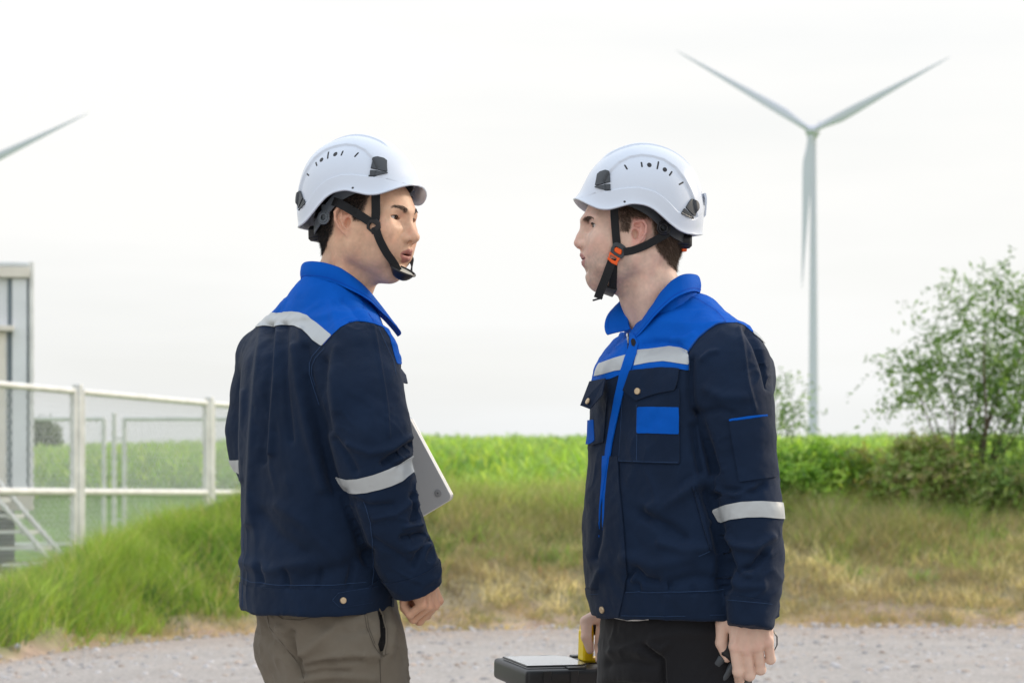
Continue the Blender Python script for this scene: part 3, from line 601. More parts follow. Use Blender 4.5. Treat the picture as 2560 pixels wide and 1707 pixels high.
    for t in np.arange(.08, 1, .155):
        c = a + (b - a) * t; mb = MB(); mb.box(c + (-.28, .45, -.03), (.52, .9, .030)); mb.box(c + (-.02, .45, -.035), (.03, .9, .05)); mb.build('tread', M_galv, st)
cabin()

# ---------------------------------------------------------------- turbines
M_turb = mat('turbine_paint', (.61, .62, .72), .5)
def turbine(label, Y, hub_uv, tower_u, angs, Lpx, z_base=0):
    hub = P(*hub_uv, Y); tx = P(tower_u, 0, Y)[0]; root = empty('wind_turbine', (tx, Y, z_base)); tag(root, label, 'wind turbine', 'wind turbines beyond the field')
    mb = MB(); zt = hub[2] - 1.2; hs = np.linspace(z_base, zt, 9); mb.tube([(tx, Y + 3, z) for z in hs], [1.38 - .68 * (i / 8) for i in range(9)], 28); mb.build('tower', M_turb, root, True)
    mb = MB(); mb.box((tx, Y + 3.5, hub[2]), (2.4, 8.0, 2.6), bev=.7); mb.build('nacelle', M_turb, root)
    mb = MB(); mb.tube([hub + (0, 0, 0), hub + (0, -1.4, 0), hub + (0, -2.4, 0), hub + (0, -2.8, 0)], [1.35, 1.3, .8, .1], 18); mb.build('hub', M_turb, root, True)
    mb = MB(); mb.tube([(tx + 1.2, Y + 6, hub[2] + 1.2), (tx + 1.9, Y + 6, hub[2] + 3.6)], [.22, .1], 6); mb.build('wind_vane', M_turb, root)
    L = PX(Lpx, Y)
    for a in angs:
        a = rad(a); d = np.array([math.cos(a), 0, math.sin(a)]); c = np.array([-math.sin(a), 0, math.cos(a)]); n = 40; m_ = 12; V = []; ts = np.linspace(0.02, 1, n)
        for t in ts:
            ch = np.interp(t, [0, .04, .10, .20, .30, .5, .75, .93, 1], [1.4, 1.4, 1.7, 2.35, 2.2, 1.55, .85, .35, .06]); th = np.interp(t, [0, .05, .2, .5, 1], [1.5, 1.4, .7, .35, .04]); tw = rad(np.interp(t, [0, .2, 1], [16, 12, 0])); off = np.interp(t, [0, .1, .2, 1], [0, .15, .45, .15]) 
            for k_ in range(m_):
                q = k_ / m_ * 2 * math.pi; x = ch / 2 * math.cos(q); y = th / 2 * math.sin(q) * (1 if t < .05 else .75 + .25 * math.cos(q)); V.append(hub + np.array([0, -1.3, 0]) + d * t * L + c * (off + x * math.cos(tw) - y * math.sin(tw)) * -1 + np.array([0, 1, 0]) * (x * math.sin(tw) + y * math.cos(tw)))
        F = [(i * m_ + k_, i * m_ + (k_ + 1) % m_, (i + 1) * m_ + (k_ + 1) % m_, (i + 1) * m_ + k_) for i in range(n - 1) for k_ in range(m_)] + [tuple((n - 1) * m_ + k_ for k_ in range(m_))]; mb = MB(); mb.add(np.array(V), F); mb.build('blade', M_turb, root, True)
turbine('tall pale wind turbine beyond the field, to the right of the right worker', 620, (1862, 302), 1872, (28.2, 149.6, 266.8), 362, 1)
turbine('wind turbine at the left edge with only one blade in the photo', 620, (-122, 414), -126, (25.2, 145.2, 265.2), 362, 1)
# ================================================================ heads and helmets
mm = .001
def posed(R, t): 
    R = np.array(R, float); t = np.array(t, float)
    return lambda V: np.asarray(V, float) @ R.T + t

def head_mesh(k):
    "k: face parameters. Head frame in metres: x forward, y left, z up, origin between the ear holes"
    g = Grid((-.118, -.098, -.235), (.124, .098, .122), .0016)
    W = k.get('wide', 1.0)
    g.ell((-.004, 0, .036), (.095, .076 * W, .082), k=.01)
    g.ell((-.040, 0, .010), (.062, .066, .062), k=.02)                       # occiput
    g.ell((.036, 0, -.004), (.054, .064 * W, .078), k=.02)                      # face block
    for s in (-1, 1):
        g.cone((.004, s * .054 * W, -.050), .013, (.066 + k.get('chin', 0), s * .014, -.076 + k.get('chinz', 0)), .013, k=.03)    # jaw
        g.cone((.006, s * .060 * W, -.030), .012, (.010, s * .056, .02), .016, k=.03)
        g.ell((.062, s * .042 * W, -.006), (.0175, .020, .016), k=.030)           # cheekbone
        g.ell((.056, s * .036 * W, -.040), (.022, .018, .024), k=.024)           # cheek
        g.cone((.087 + k['brow'], s * .011, .036 + k.get('eyez', 0) * .6), .0075, (.070, s * .047, .036 + k.get('eyez', 0) * .6), .008, k=.016)
    g.ell((.076, 0, -.036), (.019, .027, .026), k=.018)                      # muzzle
    g.ell((.070 + k.get('chin', 0), 0, -.074 + k.get('chinz', 0)), (.017, .020, .017), k=.016)
    g.cone((.052, 0, -.083), .012, (.0, 0, -.084), .022, k=.03)              # floor of the mouth
    # neck
    g.chain([(-.026, 0, -.030), (-.047, 0, -.110), (-.075, 0, -.165), (-.096, 0, -.235)], [.054, .051, .053, .060], k=.03)
    for s in (-1, 1):
        g.chain([(-.030, s * .056, -.030), (-.026, s * .042, -.095), (-.026, s * .022, -.180)], [.012, .0115, .010], k=.022)
    g.cone((.004, 0, -.120), .010, (-.010, 0, -.165), .010, k=.02)            # larynx
    ez = k.get('eyez', 0)
    # eye sockets
    for s in (-1, 1):
        g.ell((.094, s * .033, .0215 + ez), (.017 + k['socket'], .0155, .0115), k=.014, mode='s')
        g.ell((.093, s * .0165, .018 + ez), (.010 + k['socket'], .006, .011), k=.010, mode='s')
    # nose
    nx = k['nose']; nz = k.get('nosez', 0)
    g.chain([(.0835 + k.get('bridge', 0) * .7, 0, .031), (.086 + nx * .35 + k.get('bridge', 0), 0, .020), (.0945 + nx * .7 + k.get('bridge', 0), 0, .006 + nz * .5), (.1030 + nx, 0, -.005 + nz)], [.0065, .0062, .0066, .0080 * k.get('tip', 1)], k=.012)
    g.cone((.080, 0, .01), .011, (.090 + nx, 0, -.010 + nz), .0125, k=.010)
    g.ell((.1030 + nx, 0, -.0055 + nz), (.0086 * k.get('tip', 1), .0094 * k['nosew'], .0080 * k.get('tip', 1)), k=.005)
    for s in (-1, 1): g.ell((.0925 + nx, s * .0122 * k['nosew'], -.0095 + nz), (.0105, .0068, .0078), k=.005)
    g.cone((.100 + nx, 0, -.012 + nz), .0042, (.088, 0, -.0165 + nz), .006, k=.005)
    for s in (-1, 1): g.ell((.0985 + nx, s * .0066 * k['nosew'], -.0168 + nz), (.0062, .0033, .0046), k=.002, mode='s')
    # eyelids
    for s in (-1, 1):
        ec = np.array([.0665, s * .0325, .0215 + k.get('eyez', 0)])
        g.ell(ec, (.0136, .0145, .0134), k=.004)
        g.cone(ec + (.0125, -s * .009, .0085), .0030, ec + (.0065, s * .0135, .0070), .0026, k=.006)
        Ro = rotx(s * k.get('slant', 0))
        g.ell(ec + (.0070, s * .0014, -.0002), (.0200, .0150, k['open']), R=Ro, k=.0012, mode='s')
        g.ell(ec + (.012, 0, .0), (.006, .0125, k['open'] + .0002), R=Ro, k=.0008, mode='s')
    # lips
    mz = k.get('mouthz', 0); f = k.get('lip', 1); op = k['mouth']
    up = [(.0790, .0250, -.0400 + mz), (.0890, .0130, -.0345 + mz), (.0945, .0045, -.0325 + mz), (.0940, 0, -.0335 + mz)]
    lo = [(.0790, .0240, -.0415 + mz), (.0860, .0120, -.0470 + mz - op), (.0895, .0, -.0495 + mz - op)]
    for s in (-1, 1):
        g.chain([(p[0], s * p[1], p[2]) for p in up], [.0022, .0038 * f, .0044 * f, .0042 * f], k=.003)
        g.chain([(p[0], s * p[1], p[2]) for p in lo], [.0022, .0046 * f, .0056 * f], k=.004)
    g.ell((.0925, 0, -.0408 + mz - op * .5), (.016, .0125, .0010 + op * .62), k=.0020, mode='s')
    g.ell((.0880, 0, -.0407 + mz - op * .3), (.016, .0225, .0008 + op * .12), k=.0008, mode='s')
    g.ell((.0720, 0, -.0408 + mz - op * .5), (.018, .012, .002 + op), k=.001, mode='s')
    g.ell((.0955, 0, -.0595 + mz * .6 - op * .6), (.012, .020, .0055), k=.010, mode='s')     # fold above the chin
    # philtrum
    g.cone((.1005, 0, -.0205 + mz * .5), .0022, (.1003, 0, -.0280 + mz), .0022, k=.003, mode='s')
    # ears
    for s in (-1, 1):
        o = np.array([.009, s * .0705 * W, .006]); a = rad(24)
        b = np.array([-math.cos(a), s * math.sin(a), 0]); u = np.array([-.14, s * .06, .99]); u /= np.linalg.norm(u); n = np.cross(b, u) * s; n /= np.linalg.norm(n)
        if n[1] * s < 0: n = -n
        E = lambda p, q, h: o + (b * p + u * q + n * h) * mm * k.get('ear', 1)
        Re = np.stack([b, u, n], 1)
        g.ell(E(15, 5, -1.5), (.0150, .0235, .0030), R=Re, k=.004)
        g.ell(E(10, 4, -5), (.010, .017, .007), R=Re, k=.006)
        g.chain([E(5, 1, 1), E(2, 10, 2), E(5, 21, 2.5), (E(13, 27, 2.8)), E(22, 26, 3), E(29, 17, 3), E(29.5, 4, 2.6), E(24, -8, 2), E(17, -16, 1), E(9, -20, .5)], [.0022, .0023, .0025, .0027, .0028, .0028, .0026, .0024, .0026, .004], k=.002)
        g.chain([E(9, -12, 1), E(17, -4, 1.5), E(20, 7, 1.8), E(17, 17, 1.2)], [.0022, .0026, .0026, .002], k=.0025)
        g.ell(E(8, -18, -.5), (.0072, .0075, .0034), R=Re, k=.004)
        g.ell(E(9, 1, 3.0), (.0060, .0092, .0085), R=Re, k=.003, mode='s')
        g.ell(E(11, 18, 3.2), (.0070, .0045, .0045), R=Re, k=.002, mode='s')
        g.ell(E(2.5, -4, 2.0), (.0032, .0048, .0028), R=Re, k=.003)
    V, Q = g.mesh(); V = smooth_v(V, Q, 1, .4)
    return V, Q

HAIR_POLY = [(-140, 120), (39, 120), (38, 60), (36, 36), (32, 13), (14, 11), (8, 26), (-4, 36), (-22, 36), (-31, 18), (-33, 0), (-36, -16), (-48, -30), (-66, -47), (-84, -56), (-140, -54)]
def lip_mask(V, k):
    mz = k.get('mouthz', 0); op = k['mouth']; y = np.abs(V[:, 1]); t = np.clip(y / .0235, 0, 1)
    zu = -.0282 + mz - t ** 1.3 * .0105 + .0012 * np.exp(-(y / .003) ** 2) * -1; zl = -.0555 + mz - op * 1.4 + t ** 2 * .014
    m = sstep(zl - .0012, zl + .0012, V[:, 2]) * (1 - sstep(zu - .0012, zu + .0012, V[:, 2])) * (1 - sstep(.0185, .0245, y)) * sstep(.070, .078, V[:, 0])
    return m
def head_color(V, Nn, k):
    base = np.array(k['skin']); n = len(V); C = np.tile(base, (n, 1)).astype(float)
    x, y, z = V[:, 0], V[:, 1], V[:, 2]
    C *= (1 + .12 * fbm(V, .014, 3)[:, None] + .09 * fbm(V, .0045, 2, 3)[:, None]); rb = np.clip(fbm(V, .022, 2, 91), 0, 1)[:, None]; C *= 1 - rb * np.array([.02, .16, .16]); 
    red = .55 * np.exp(-(((x - .100) / .016) ** 2 + (y / .016) ** 2 + ((z + .006) / .014) ** 2))
    red += .35 * np.exp(-(((x - .062) / .03) ** 2 + ((np.abs(y) - .045) / .02) ** 2 + ((z + .012) / .02) ** 2))
    ear = sstep(.069, .076, np.abs(y)) * sstep(-.034, -.030, x) * sstep(.014, .004, x) * sstep(-.022, -.012, z) * sstep(.042, .038, z)
    red += (.9 * k.get('earred', 1)) * ear
    red += .25 * np.clip(fbm(V, .03, 2, 5), 0, 1)
    C *= 1 - red[:, None] * np.array([.02, .24, .22]) * k.get('red', 1)
    b = k.get('beard', 0) * sstep(-.020, -.034, z) * sstep(-.122, -.100, z) * (x > -.005) * sstep(-.01, .02, x) * (.80 + .7 * fbm(V, .005, 2, 9))
    C *= 1 - np.clip(b, 0, 1)[:, None] * np.array([.30, .24, .20])
    lm = lip_mask(V, k)[:, None]; C = C * (1 - lm) + np.array(k['lipcol']) * lm
    s = poly_s(x * 1000, z * 1000, HAIR_POLY) + 3 * fbm(V, .006, 2, 3); hm = (1 - sstep(-5, 2.5, s)) * (np.abs(y) > 0) * (1 - ear); hm *= k.get('scalp', .75)
    C = C * (1 - hm[:, None]) + np.array(k['hair']) * hm[:, None]
    u = (np.abs(y) - .012) / .038; bz = k.get('browz', .037); top = bz + .0065 - (u - .55) ** 2 * .018; bot = top - .0085 * np.clip(1.15 - u, .25, 1) * k.get('browt', 1)
    bm_ = sstep(-.05, .12, u) * sstep(1.05, .8, u) * sstep(bot - .0012, bot + .0012, z) * sstep(top + .0012, top - .0012, z) * (x > .04) * k.get('browp', .6)
    C = C * (1 - bm_[:, None]) + np.array(k['browcol']) * bm_[:, None]
    # mouth interior
    mi = (np.abs(y) < .02) * (x < .086) * (x > .05) * (np.abs(z + .041 - k.get('mouthz', 0) + k['mouth'] * .5) < .004 + k['mouth']) * (Nn[:, 0] < .75)
    C[mi > 0] = (.12, .02, .02)
    return C
M_skin = mat('skin', (.6, .4, .3), .5, spec=.4, attr='Col', bump=(650, .0009, .35), sss=.10)
M_hair = mat('hair', (.05, .03, .02), .55, spec=.35, attr='Col')
M_eye = mat('eye', (.8, .8, .8), .12, attr='Col')
M_teeth = mat('teeth', (.75, .72, .66), .25)
M_lash = mat('eyelash', (.012, .009, .008), .6)

def eyeball(parent, pose, c, gaze, iris):
    c = np.array(c); gz = np.array(gaze, float); gz /= np.linalg.norm(gz); a = np.cross(gz, (0, 0, 1.)); a /= np.linalg.norm(a); b = np.cross(a, gz)
    ph = np.array([0, .10, .19, .2, .3, .46, .49, .56, .8, 1.1, 1.5, 2.0, 2.6, 3.1]); nth = 24; V = []; C = []
    for p in ph:
        for t in np.arange(nth) / nth * 2 * np.pi:
            r = .0119 * (1 + (.035 * (1 - (p / .5) ** 2) if p < .5 else 0))
            V.append(c + r * (gz * math.cos(p) + (a * math.cos(t) + b * math.sin(t)) * math.sin(p)))
            C.append((.004, .004, .004) if p < .195 else (np.array(iris) if p < .47 else ((.05, .04, .04) if p < .5 else (.60, .55, .52))))
    F = np.array([(i * nth + j, i * nth + (j + 1) % nth, (i + 1) * nth + (j + 1) % nth, (i + 1) * nth + j) for i in range(len(ph) - 1) for j in range(nth)])
    me = mesh_np('eye', pose(np.array(V)), F); set_col(me, np.array(C)); return link('eye', me, M_eye, parent)

def face_extras(parent, pose, k, V, T, Nn):
    R = pose(np.eye(3)) - pose(np.zeros((3, 3)))
    for s in (-1, 1):
        ec = np.array([.0665, s * .0325, .0215 + k.get('eyez', 0)]); g_ = k['gaze']
        eyeball(parent, pose, ec, g_, k['iris'])
        # lashes along the upper lid
        mb = MB(); a = np.linspace(-.95, 1.0, 12); sl = k.get('slant', 0) 
        pts = []
        for t in a:
            y = s * .0010 + t * .0142; zz = (k['open'] + .0004) * math.sqrt(max(0, 1 - t * t)) + y * math.tan(s * sl) 
            xx = math.sqrt(max(1e-6, 1 - (y / .0150) ** 2 - (zz / .0134) ** 2)) * .0147
            pts.append(ec + (xx, y, zz))
        mb.tube(pts, [.0005 + .0006 * k.get('lash', 1) * math.sin(math.pi * (i + .5) / 12) for i in range(12)], 6); mb.xform(pose); mb.build('eyelash', M_lash, parent, True)
    # brows: hairs lying on the ridge
    bz = k.get('browz', .037)
    for s in (-1, 1):
        P_, N_ = sample_surface(V, T, 240000); u = (np.abs(P_[:, 1]) - .013) / .036; top = bz + .0065 - (u - .55) ** 2 * .018 ; bot = top - .0085 * np.clip(1.15 - u, .25, 1) * k.get('browt', 1)
        q = (P_[:, 1] * s > 0) & (u > 0) & (u < 1) & (P_[:, 2] < top) & (P_[:, 2] > bot) & (P_[:, 0] > .04) & (N_[:, 0] > 0)
        p = P_[q][:1500]; nn = N_[q][:1500]; n = len(p)
        if not n: continue
        d = np.stack([-.3 * np.ones(n), s * np.ones(n), .55 - 1.1 * u[q][:1500]], 1) + rng.normal(size=(n, 3)) * .25
        d -= nn * (d * nn).sum(1)[:, None]; d /= np.linalg.norm(d, axis=1)[:, None]; d += nn * .22
        col = np.array(k['browcol']) * (.7 + .7 * rng.random((n, 1)))
        blades('eyebrow', pose(p - nn * .0004), d @ R.T if False else (pose(p + d) - pose(p)), rng.uniform(.005, .009, n), .0006, col, M_hair, parent)
    # head hair
    P_, N_ = sample_surface(V, T, 160000); x, y, z = P_.T
    s_ = poly_s(x * 1000, z * 1000, HAIR_POLY) + 3 * fbm(P_, .006, 2, 3)
    ear = (np.abs(y) > .0705) & (x > -.032) & (x < .012) & (z < .038)
    q = (s_ < 1.5) & (z < .078) & ~ear & (rng.random(len(x)) < np.clip(.25 - s_ * .12, .1, 1)); p = P_[q][:26000]; nn = N_[q][:26000]; n = len(p); fade = np.clip(-s_[q][:26000] / 10, 0, 1)
    d = np.stack([-.55 * np.ones(n), 0 * np.ones(n), -1 * np.ones(n)], 1) + rng.normal(size=(n, 3)) * .33 + .3 * np.stack([fbm(p, .02, 2, 1), fbm(p, .02, 2, 2), fbm(p, .02, 2, 4)], 1)
    d -= nn * (d * nn).sum(1)[:, None]; d /= np.linalg.norm(d, axis=1)[:, None] + 1e-9; d += nn * (.25 + .45 * rng.random((n, 1)) * fade[:, None])
    col = np.array(k['haircol']) * (.55 + .9 * rng.random((n, 1)))
    blades('hair', pose(p - nn * .0005), pose(p + d) - pose(p), rng.uniform(.35, 1, n) * (.004 + k.get('hairlen', .010) * fade), .0006, col, M_hair, parent)

def strap(name, L, nn, w_, parent, pose, hug, n=20, m=None, gap=.0016, cords=True):
    L = np.array(L, float) * mm; tt = np.linspace(0, len(L) - 1, n); p = np.stack([np.interp(tt, np.arange(len(L)), L[:, i]) for i in range(3)], 1)
    for _ in range(3): p[1:-1] = (p[:-2] + 2 * p[1:-1] + p[2:]) / 4
    q = np.array(nn, float); qt = np.linspace(0, len(q) - 1, n); q = np.stack([np.interp(qt, np.arange(len(q)), q[:, i]) for i in range(3)], 1)
    if hug is not None:
        hV, hN = hug
        for _ in range(2):
            add = np.zeros(n)
            for i in range(n):
                qq = q[i] / np.linalg.norm(q[i]); r = hV - p[i]; d2 = (r ** 2).sum(1); k = d2 < .014 ** 2
                lat = r - np.outer(r @ qq, qq); kk = ((lat ** 2).sum(1) < (w_ * .42) ** 2) & (np.abs(r @ qq) < .03) & (hN @ qq > .15)
                if kk.any(): add[i] = max(0, (r[kk] @ qq).max() + gap)
            a2 = add.copy()
            for _ in range(3): a2[1:-1] = np.maximum(add[1:-1], (a2[:-2] + a2[2:]) / 2 * .98)
            p = p + q / np.linalg.norm(q, axis=1)[:, None] * a2[:, None]
    mb = MB(); mb.ribbon(p, q, w_, .0016)
    for e in ((-.36, -.18, 0, .18, .36) if cords else ()):
        t_ = np.gradient(p, axis=0); t_ /= np.linalg.norm(t_, axis=1)[:, None]; c = np.cross(t_, q); c /= np.linalg.norm(c, axis=1)[:, None]; qq = q / np.linalg.norm(q, axis=1)[:, None]
        mb.ribbon(p + c * w_ * e + qq * .0014, q, w_ * .10, .0005)
    mb.xform(pose); return mb.build(name, m or M_web, parent, True)
# ---------------------------------------------------------------- helmet
M_shell = mat('helmet_plastic', (.60, .65, .735), .28, spec=.5, coat=.25, noise=(3, .015))
M_dark = mat('dark_grey_plastic', (.045, .052, .06), .45)
M_grey = mat('grey_plastic', (.13, .15, .17), .5)
M_black = mat('black_plastic', (.012, .012, .014), .4)
M_web = mat('black_webbing', (.010, .011, .013), .8, sheen=.05, bump=(500, .0006, .5))
M_orange = mat('orange_plastic', (.85, .11, .012), .35)
M_white_foam = mat('cream_pad', (.55, .53, .45), .7)
def smooth_tab(ph, tab, w_=7.0):
    tab = np.array(tab, float); a = np.degrees(np.arctan2(np.abs(tab[:, 0]), tab[:, 1])); r = np.hypot(tab[:, 0], tab[:, 1]); o = np.argsort(a)
    g = np.linspace(-40, 180, 881); rr = np.interp(np.abs(g), a[o], r[o]); kx = np.arange(-60, 61) * .25; kk = np.exp(-(kx / w_) ** 2); kk /= kk.sum(); rr = np.convolve(np.pad(rr, 60, 'edge'), kk, 'valid')
    return np.interp(ph, g, rr)
RIM = np.array([(-150, 14), (-139, 12), (-117, 9), (-91, 11), (-76, 17), (-59, 29), (-42, 44), (-27, 56), (-10, 63), (12, 65), (33, 59), (48, 54), (62, 54.5), (78, 63), (88, 72), (98, 82), (120, 85)], float)
BAND = np.array([(-150, 52), (-129, 50), (-110, 37), (-87, 42), (-74, 52), (-59, 67), (-46, 78), (-31, 87), (-14, 92), (1, 95), (20, 94), (37, 92), (51, 89.5), (70, 86), (120, 70)], float)
ARC = [(62, 104), (56, 116), (50, 125), (33, 142), (12, 153), (-10, 157), (-31, 155), (-52, 149), (-74, 134), (-91, 112), (-102, 93), (-110, 74), (-112, 60), (-118, 40)]
def polyline_d(x, z, L):
    d = np.full(x.shape, 1e9)
    for i in range(len(L) - 1):
        a = np.array(L[i], float); b = np.array(L[i + 1], float); e = b - a; t = np.clip(((x - a[0]) * e[0] + (z - a[1]) * e[1]) / e.dot(e), 0, 1)
        d = np.minimum(d, (x - a[0] - e[0] * t) ** 2 + (z - a[1] - e[1] * t) ** 2)
    return np.sqrt(d)
def smooth1(tab, x, w_=5.):
    g = np.arange(-190, 170, 1.); v = np.interp(g, tab[:, 0], tab[:, 1]); kx = np.arange(-15, 16.); kk = np.exp(-(kx / w_) ** 2); kk /= kk.sum()
    return np.interp(x, g, np.convolve(np.pad(v, 15, 'edge'), kk, 'valid'))
def helmet(label, pose, mats_side, kind):
    root = empty('safety_helmet', pose(np.array([[-.02, 0, .05]]))[0]); tag(root, label, 'helmet', 'white safety helmets worn by the two workers')
    cx, cz = -22, 62
    front = [(0, 119.6), (20, 116.5), (44, 108.5), (76, 90), (96, 68), (109, 41), (114, 24), (117, 4), (116, -30), (114, -60)]
    back = [(0, 119.6), (-10, 119.2), (-30, 114.5), (-70, 96), (-91, 75), (-108, 38), (-116, 5), (-117, -22), (-112, -50), (-108, -70)]
    side = [(0, 119.6), (22, 116), (45, 108), (75, 88), (95, 58), (105, 20), (108, -8), (108, -45), (106, -80)]
    nth, nt_ = 360, 150; th = np.arange(nth) / nth * 2 * np.pi; phs = np.linspace(0.01, 150, 400)
    Rf, Rb, Rs = smooth_tab(phs, front), smooth_tab(phs, back), smooth_tab(phs, side)
    eq = np.exp(-(phs / 16.) ** 2); R0 = (Rf[0] + Rb[0] + Rs[0]) / 3; Rf, Rb, Rs = (r_ + (R0 - r_[0]) * eq for r_ in (Rf, Rb, Rs))
    c, s = np.cos(th)[:, None], np.sin(th)[:, None]
    Rfb = np.where(c > 0, Rf[None], Rb[None]); p = 2 + .17 * sstep(8, 60, phs)[None]; R = (np.abs(c) ** p / Rfb ** p + np.abs(s) ** p / Rs[None] ** p) ** (-1 / p)
    sp, cp = np.sin(np.radians(phs))[None], np.cos(np.radians(phs))[None]
    X = cx + R * sp * c; Y = R * sp * s; Z = cz + R * cp
    over = Z - smooth1(RIM, X) < 0; over &= phs[None] > 40; ir = np.argmax(over, 1); phr = phs[ir]
    kk = np.exp(-(np.arange(-6, 7) / 3.) ** 2); kk /= kk.sum(); phr = np.convolve(np.concatenate([phr[-6:], phr, phr[:6]]), kk, 'valid')
    t = np.linspace(0, 1, nt_); PH = t[None] * phr[:, None]
    def gx(A): return np.stack([np.interp(PH[i], phs, A[i]) for i in range(nth)])
    X, Y, Z = gx(X), gx(Y), gx(Z)
    fr = np.clip(np.cos(th), 0, 1)[:, None] ** 1.2
    dist = (1 - t)[None] * np.radians(phr)[:, None] * 115     # mm above the rim
    fl = 11.5 * fr * np.exp(-(dist / 13.)) + 2.5 * np.exp(-(dist / 5)) ; fl = fl + 1.5 * np.clip(-np.cos(th), 0, 1)[:, None] ** 3 * np.exp(-dist / 7)
    X = X + fl * c; Y = Y + fl * s
    V = np.stack([X, Y, Z], -1)
    # relief
    band = smooth1(BAND, X); dz = band - Z
    ay = np.abs(Y)
    lat = sstep(20, 45, ay)
    raised = sstep(-.7, .7, dz) * 3.6 * lat
    inside = poly_s(X.ravel(), Z.ravel(), ARC + [(-110, 37), (-74, 52), (-31, 87), (1, 95), (37, 92), (60, 88)]).reshape(X.shape)
    crown = sstep(-.8, 1.0, inside) * 3.8 * lat * (dz < 0)
    raised = np.maximum(raised, crown * sstep(-12, 0, -dz) + raised * 0) + 3.8 * (1 - lat)
    spine = 2.6 * (1 - sstep(17, 20, ay)) * sstep(60, 40, X - 0) * sstep(70, 95, Z)
    raised = raised + spine
    nrm = np.stack([X - cx, Y, (Z - cz) * 1.0], -1); nrm /= np.linalg.norm(nrm, axis=-1)[..., None]
    V = V + nrm * raised[..., None]
    V = V.reshape(-1, 3) * mm
    i, j = np.meshgrid(np.arange(nth), np.arange(nt_ - 1), indexing='ij'); i2 = (i + 1) % nth
    Q = np.stack([i * nt_ + j, i * nt_ + j + 1, i2 * nt_ + j + 1, i2 * nt_ + j], -1).reshape(-1, 4)
    Nn = normals(V, Q); n = len(V)
    inner = V - Nn * .003
    rim = np.stack([np.arange(nth) * nt_ + nt_ - 1, (np.arange(nth) * nt_ + nt_ - 1) + n, ((np.arange(nth) + 1) % nth * nt_ + nt_ - 1) + n, (np.arange(nth) + 1) % nth * nt_ + nt_ - 1], 1)
    me = mesh_np('shell', pose(np.concatenate([V, inner])), [np.concatenate([Q, Q[:, ::-1] + n]), rim])
    link('shell', me, M_shell, root)
    T = q2t(Q); 
    bigV = V; bigN = Nn
    def piece(name, poly, sd, m, off, th_):
        VV, A, TT = bigV, [bigN], T
        pts = np.array(poly); lo, hi = pts.min(0) / 1000 - .003, pts.max(0) / 1000 + .003
        mk = (VV[:, 0] > lo[0]) & (VV[:, 0] < hi[0]) & (VV[:, 2] > lo[1]) & (VV[:, 2] < hi[1]) & (VV[:, 1] * sd > .02)
        tt = TT[mk[TT].all(1)]
        if not len(tt): return
        used = np.unique(tt); mp_ = np.full(len(VV), -1); mp_[used] = np.arange(len(used)); VV = VV[used]; A = [A[0][used]]; tt = mp_[tt]
        # refine so that small outlines come out clean
        for _ in range(1):
            e = np.concatenate([tt[:, [0, 1]], tt[:, [1, 2]], tt[:, [2, 0]]]); ks = np.sort(e, 1); u_, inv = np.unique(ks, axis=0, return_inverse=True); inv = inv.reshape(-1); nb = len(VV)
            VV = np.concatenate([VV, (VV[u_[:, 0]] + VV[u_[:, 1]]) / 2]); A = [np.concatenate([A[0], (A[0][u_[:, 0]] + A[0][u_[:, 1]]) / 2])]
            m0, m1, m2 = inv[:len(tt)] + nb, inv[len(tt):2 * len(tt)] + nb, inv[2 * len(tt):] + nb
            tt = np.concatenate([np.stack(q, 1) for q in ((tt[:, 0], m0, m2), (m0, tt[:, 1], m1), (m2, m1, tt[:, 2]), (m0, m1, m2))])
        f = poly_s(VV[:, 0] * 1000, VV[:, 2] * 1000, poly)
        if not (f < 0).any(): return
        VV, A, tt = clip(VV, A, tt, f)
        V2, F = thicken(VV, A[0] / np.linalg.norm(A[0], axis=1)[:, None], tt, off, th_)
        o = link(name, mesh_np(name, pose(V2), F), m, root, name not in ('clip',)); 
        try: o.data.set_sharp_from_angle(angle=rad(40))
        except Exception: pass
    def cr(L): return [((655 - a) * .2142, (965 - b) * .2142) for a, b in L]
    def slot(cxx, cyy, l, w_, ang):
        a = rad(ang); d = np.array([math.cos(a), math.sin(a)]); q = np.array([-d[1], d[0]]); o = np.array([cxx, cyy]); h = l / 2 - w_ / 2
        return cr([tuple(o + d * h + (d * math.cos(t_) + q * math.sin(t_)) * w_ / 2) for t_ in np.linspace(-1.57, 1.57, 6)] + [tuple(o - d * h - (d * math.cos(t_) + q * math.sin(t_)) * w_ / 2) for t_ in np.linspace(-1.57, 1.57, 6)])
    def circ(a, b, r): return cr([(a + r * math.cos(t_), b + r * math.sin(t_)) for t_ in np.linspace(0, 2 * np.pi, 15)[:-1]])
    for sd in (1, -1):
        sh_ = (lambda L: [(a - 14, b) for a, b in L]) if (kind == 'A' and sd == 1) else (lambda L: L)
        for q in (slot(555, 337, 50, 15, 65), slot(695, 313, 50, 15, 88), circ(763, 316, 21), slot(841, 318, 78, 15, 107), circ(902, 356, 21), slot(955, 390, 54, 15, 128), slot(1053, 476, 56, 15, 152), circ(527, 650, 10)):
            piece('vent_shade', q, sd, M_black, -.0006, .0009)  # black inlays stand for the shade in vent holes; shell is not pierced
        piece('clip', sh_(cr([(298, 502), (322, 400), (345, 378), (385, 366), (408, 372), (417, 392), (417, 470), (375, 480), (340, 493)])), sd, M_dark, -.001, .0045)
        piece('clip', sh_(cr([(294, 508), (340, 503), (380, 493), (417, 490), (414, 548), (384, 550), (340, 536), (292, 517)])), sd, M_dark, -.001, .0035)
        piece('clip', cr([(1090, 690), (1120, 645), (1148, 613), (1170, 609), (1208, 635), (1222, 658), (1224, 690), (1180, 765), (1160, 752), (1128, 728)]), sd, M_dark, -.001, .0045)
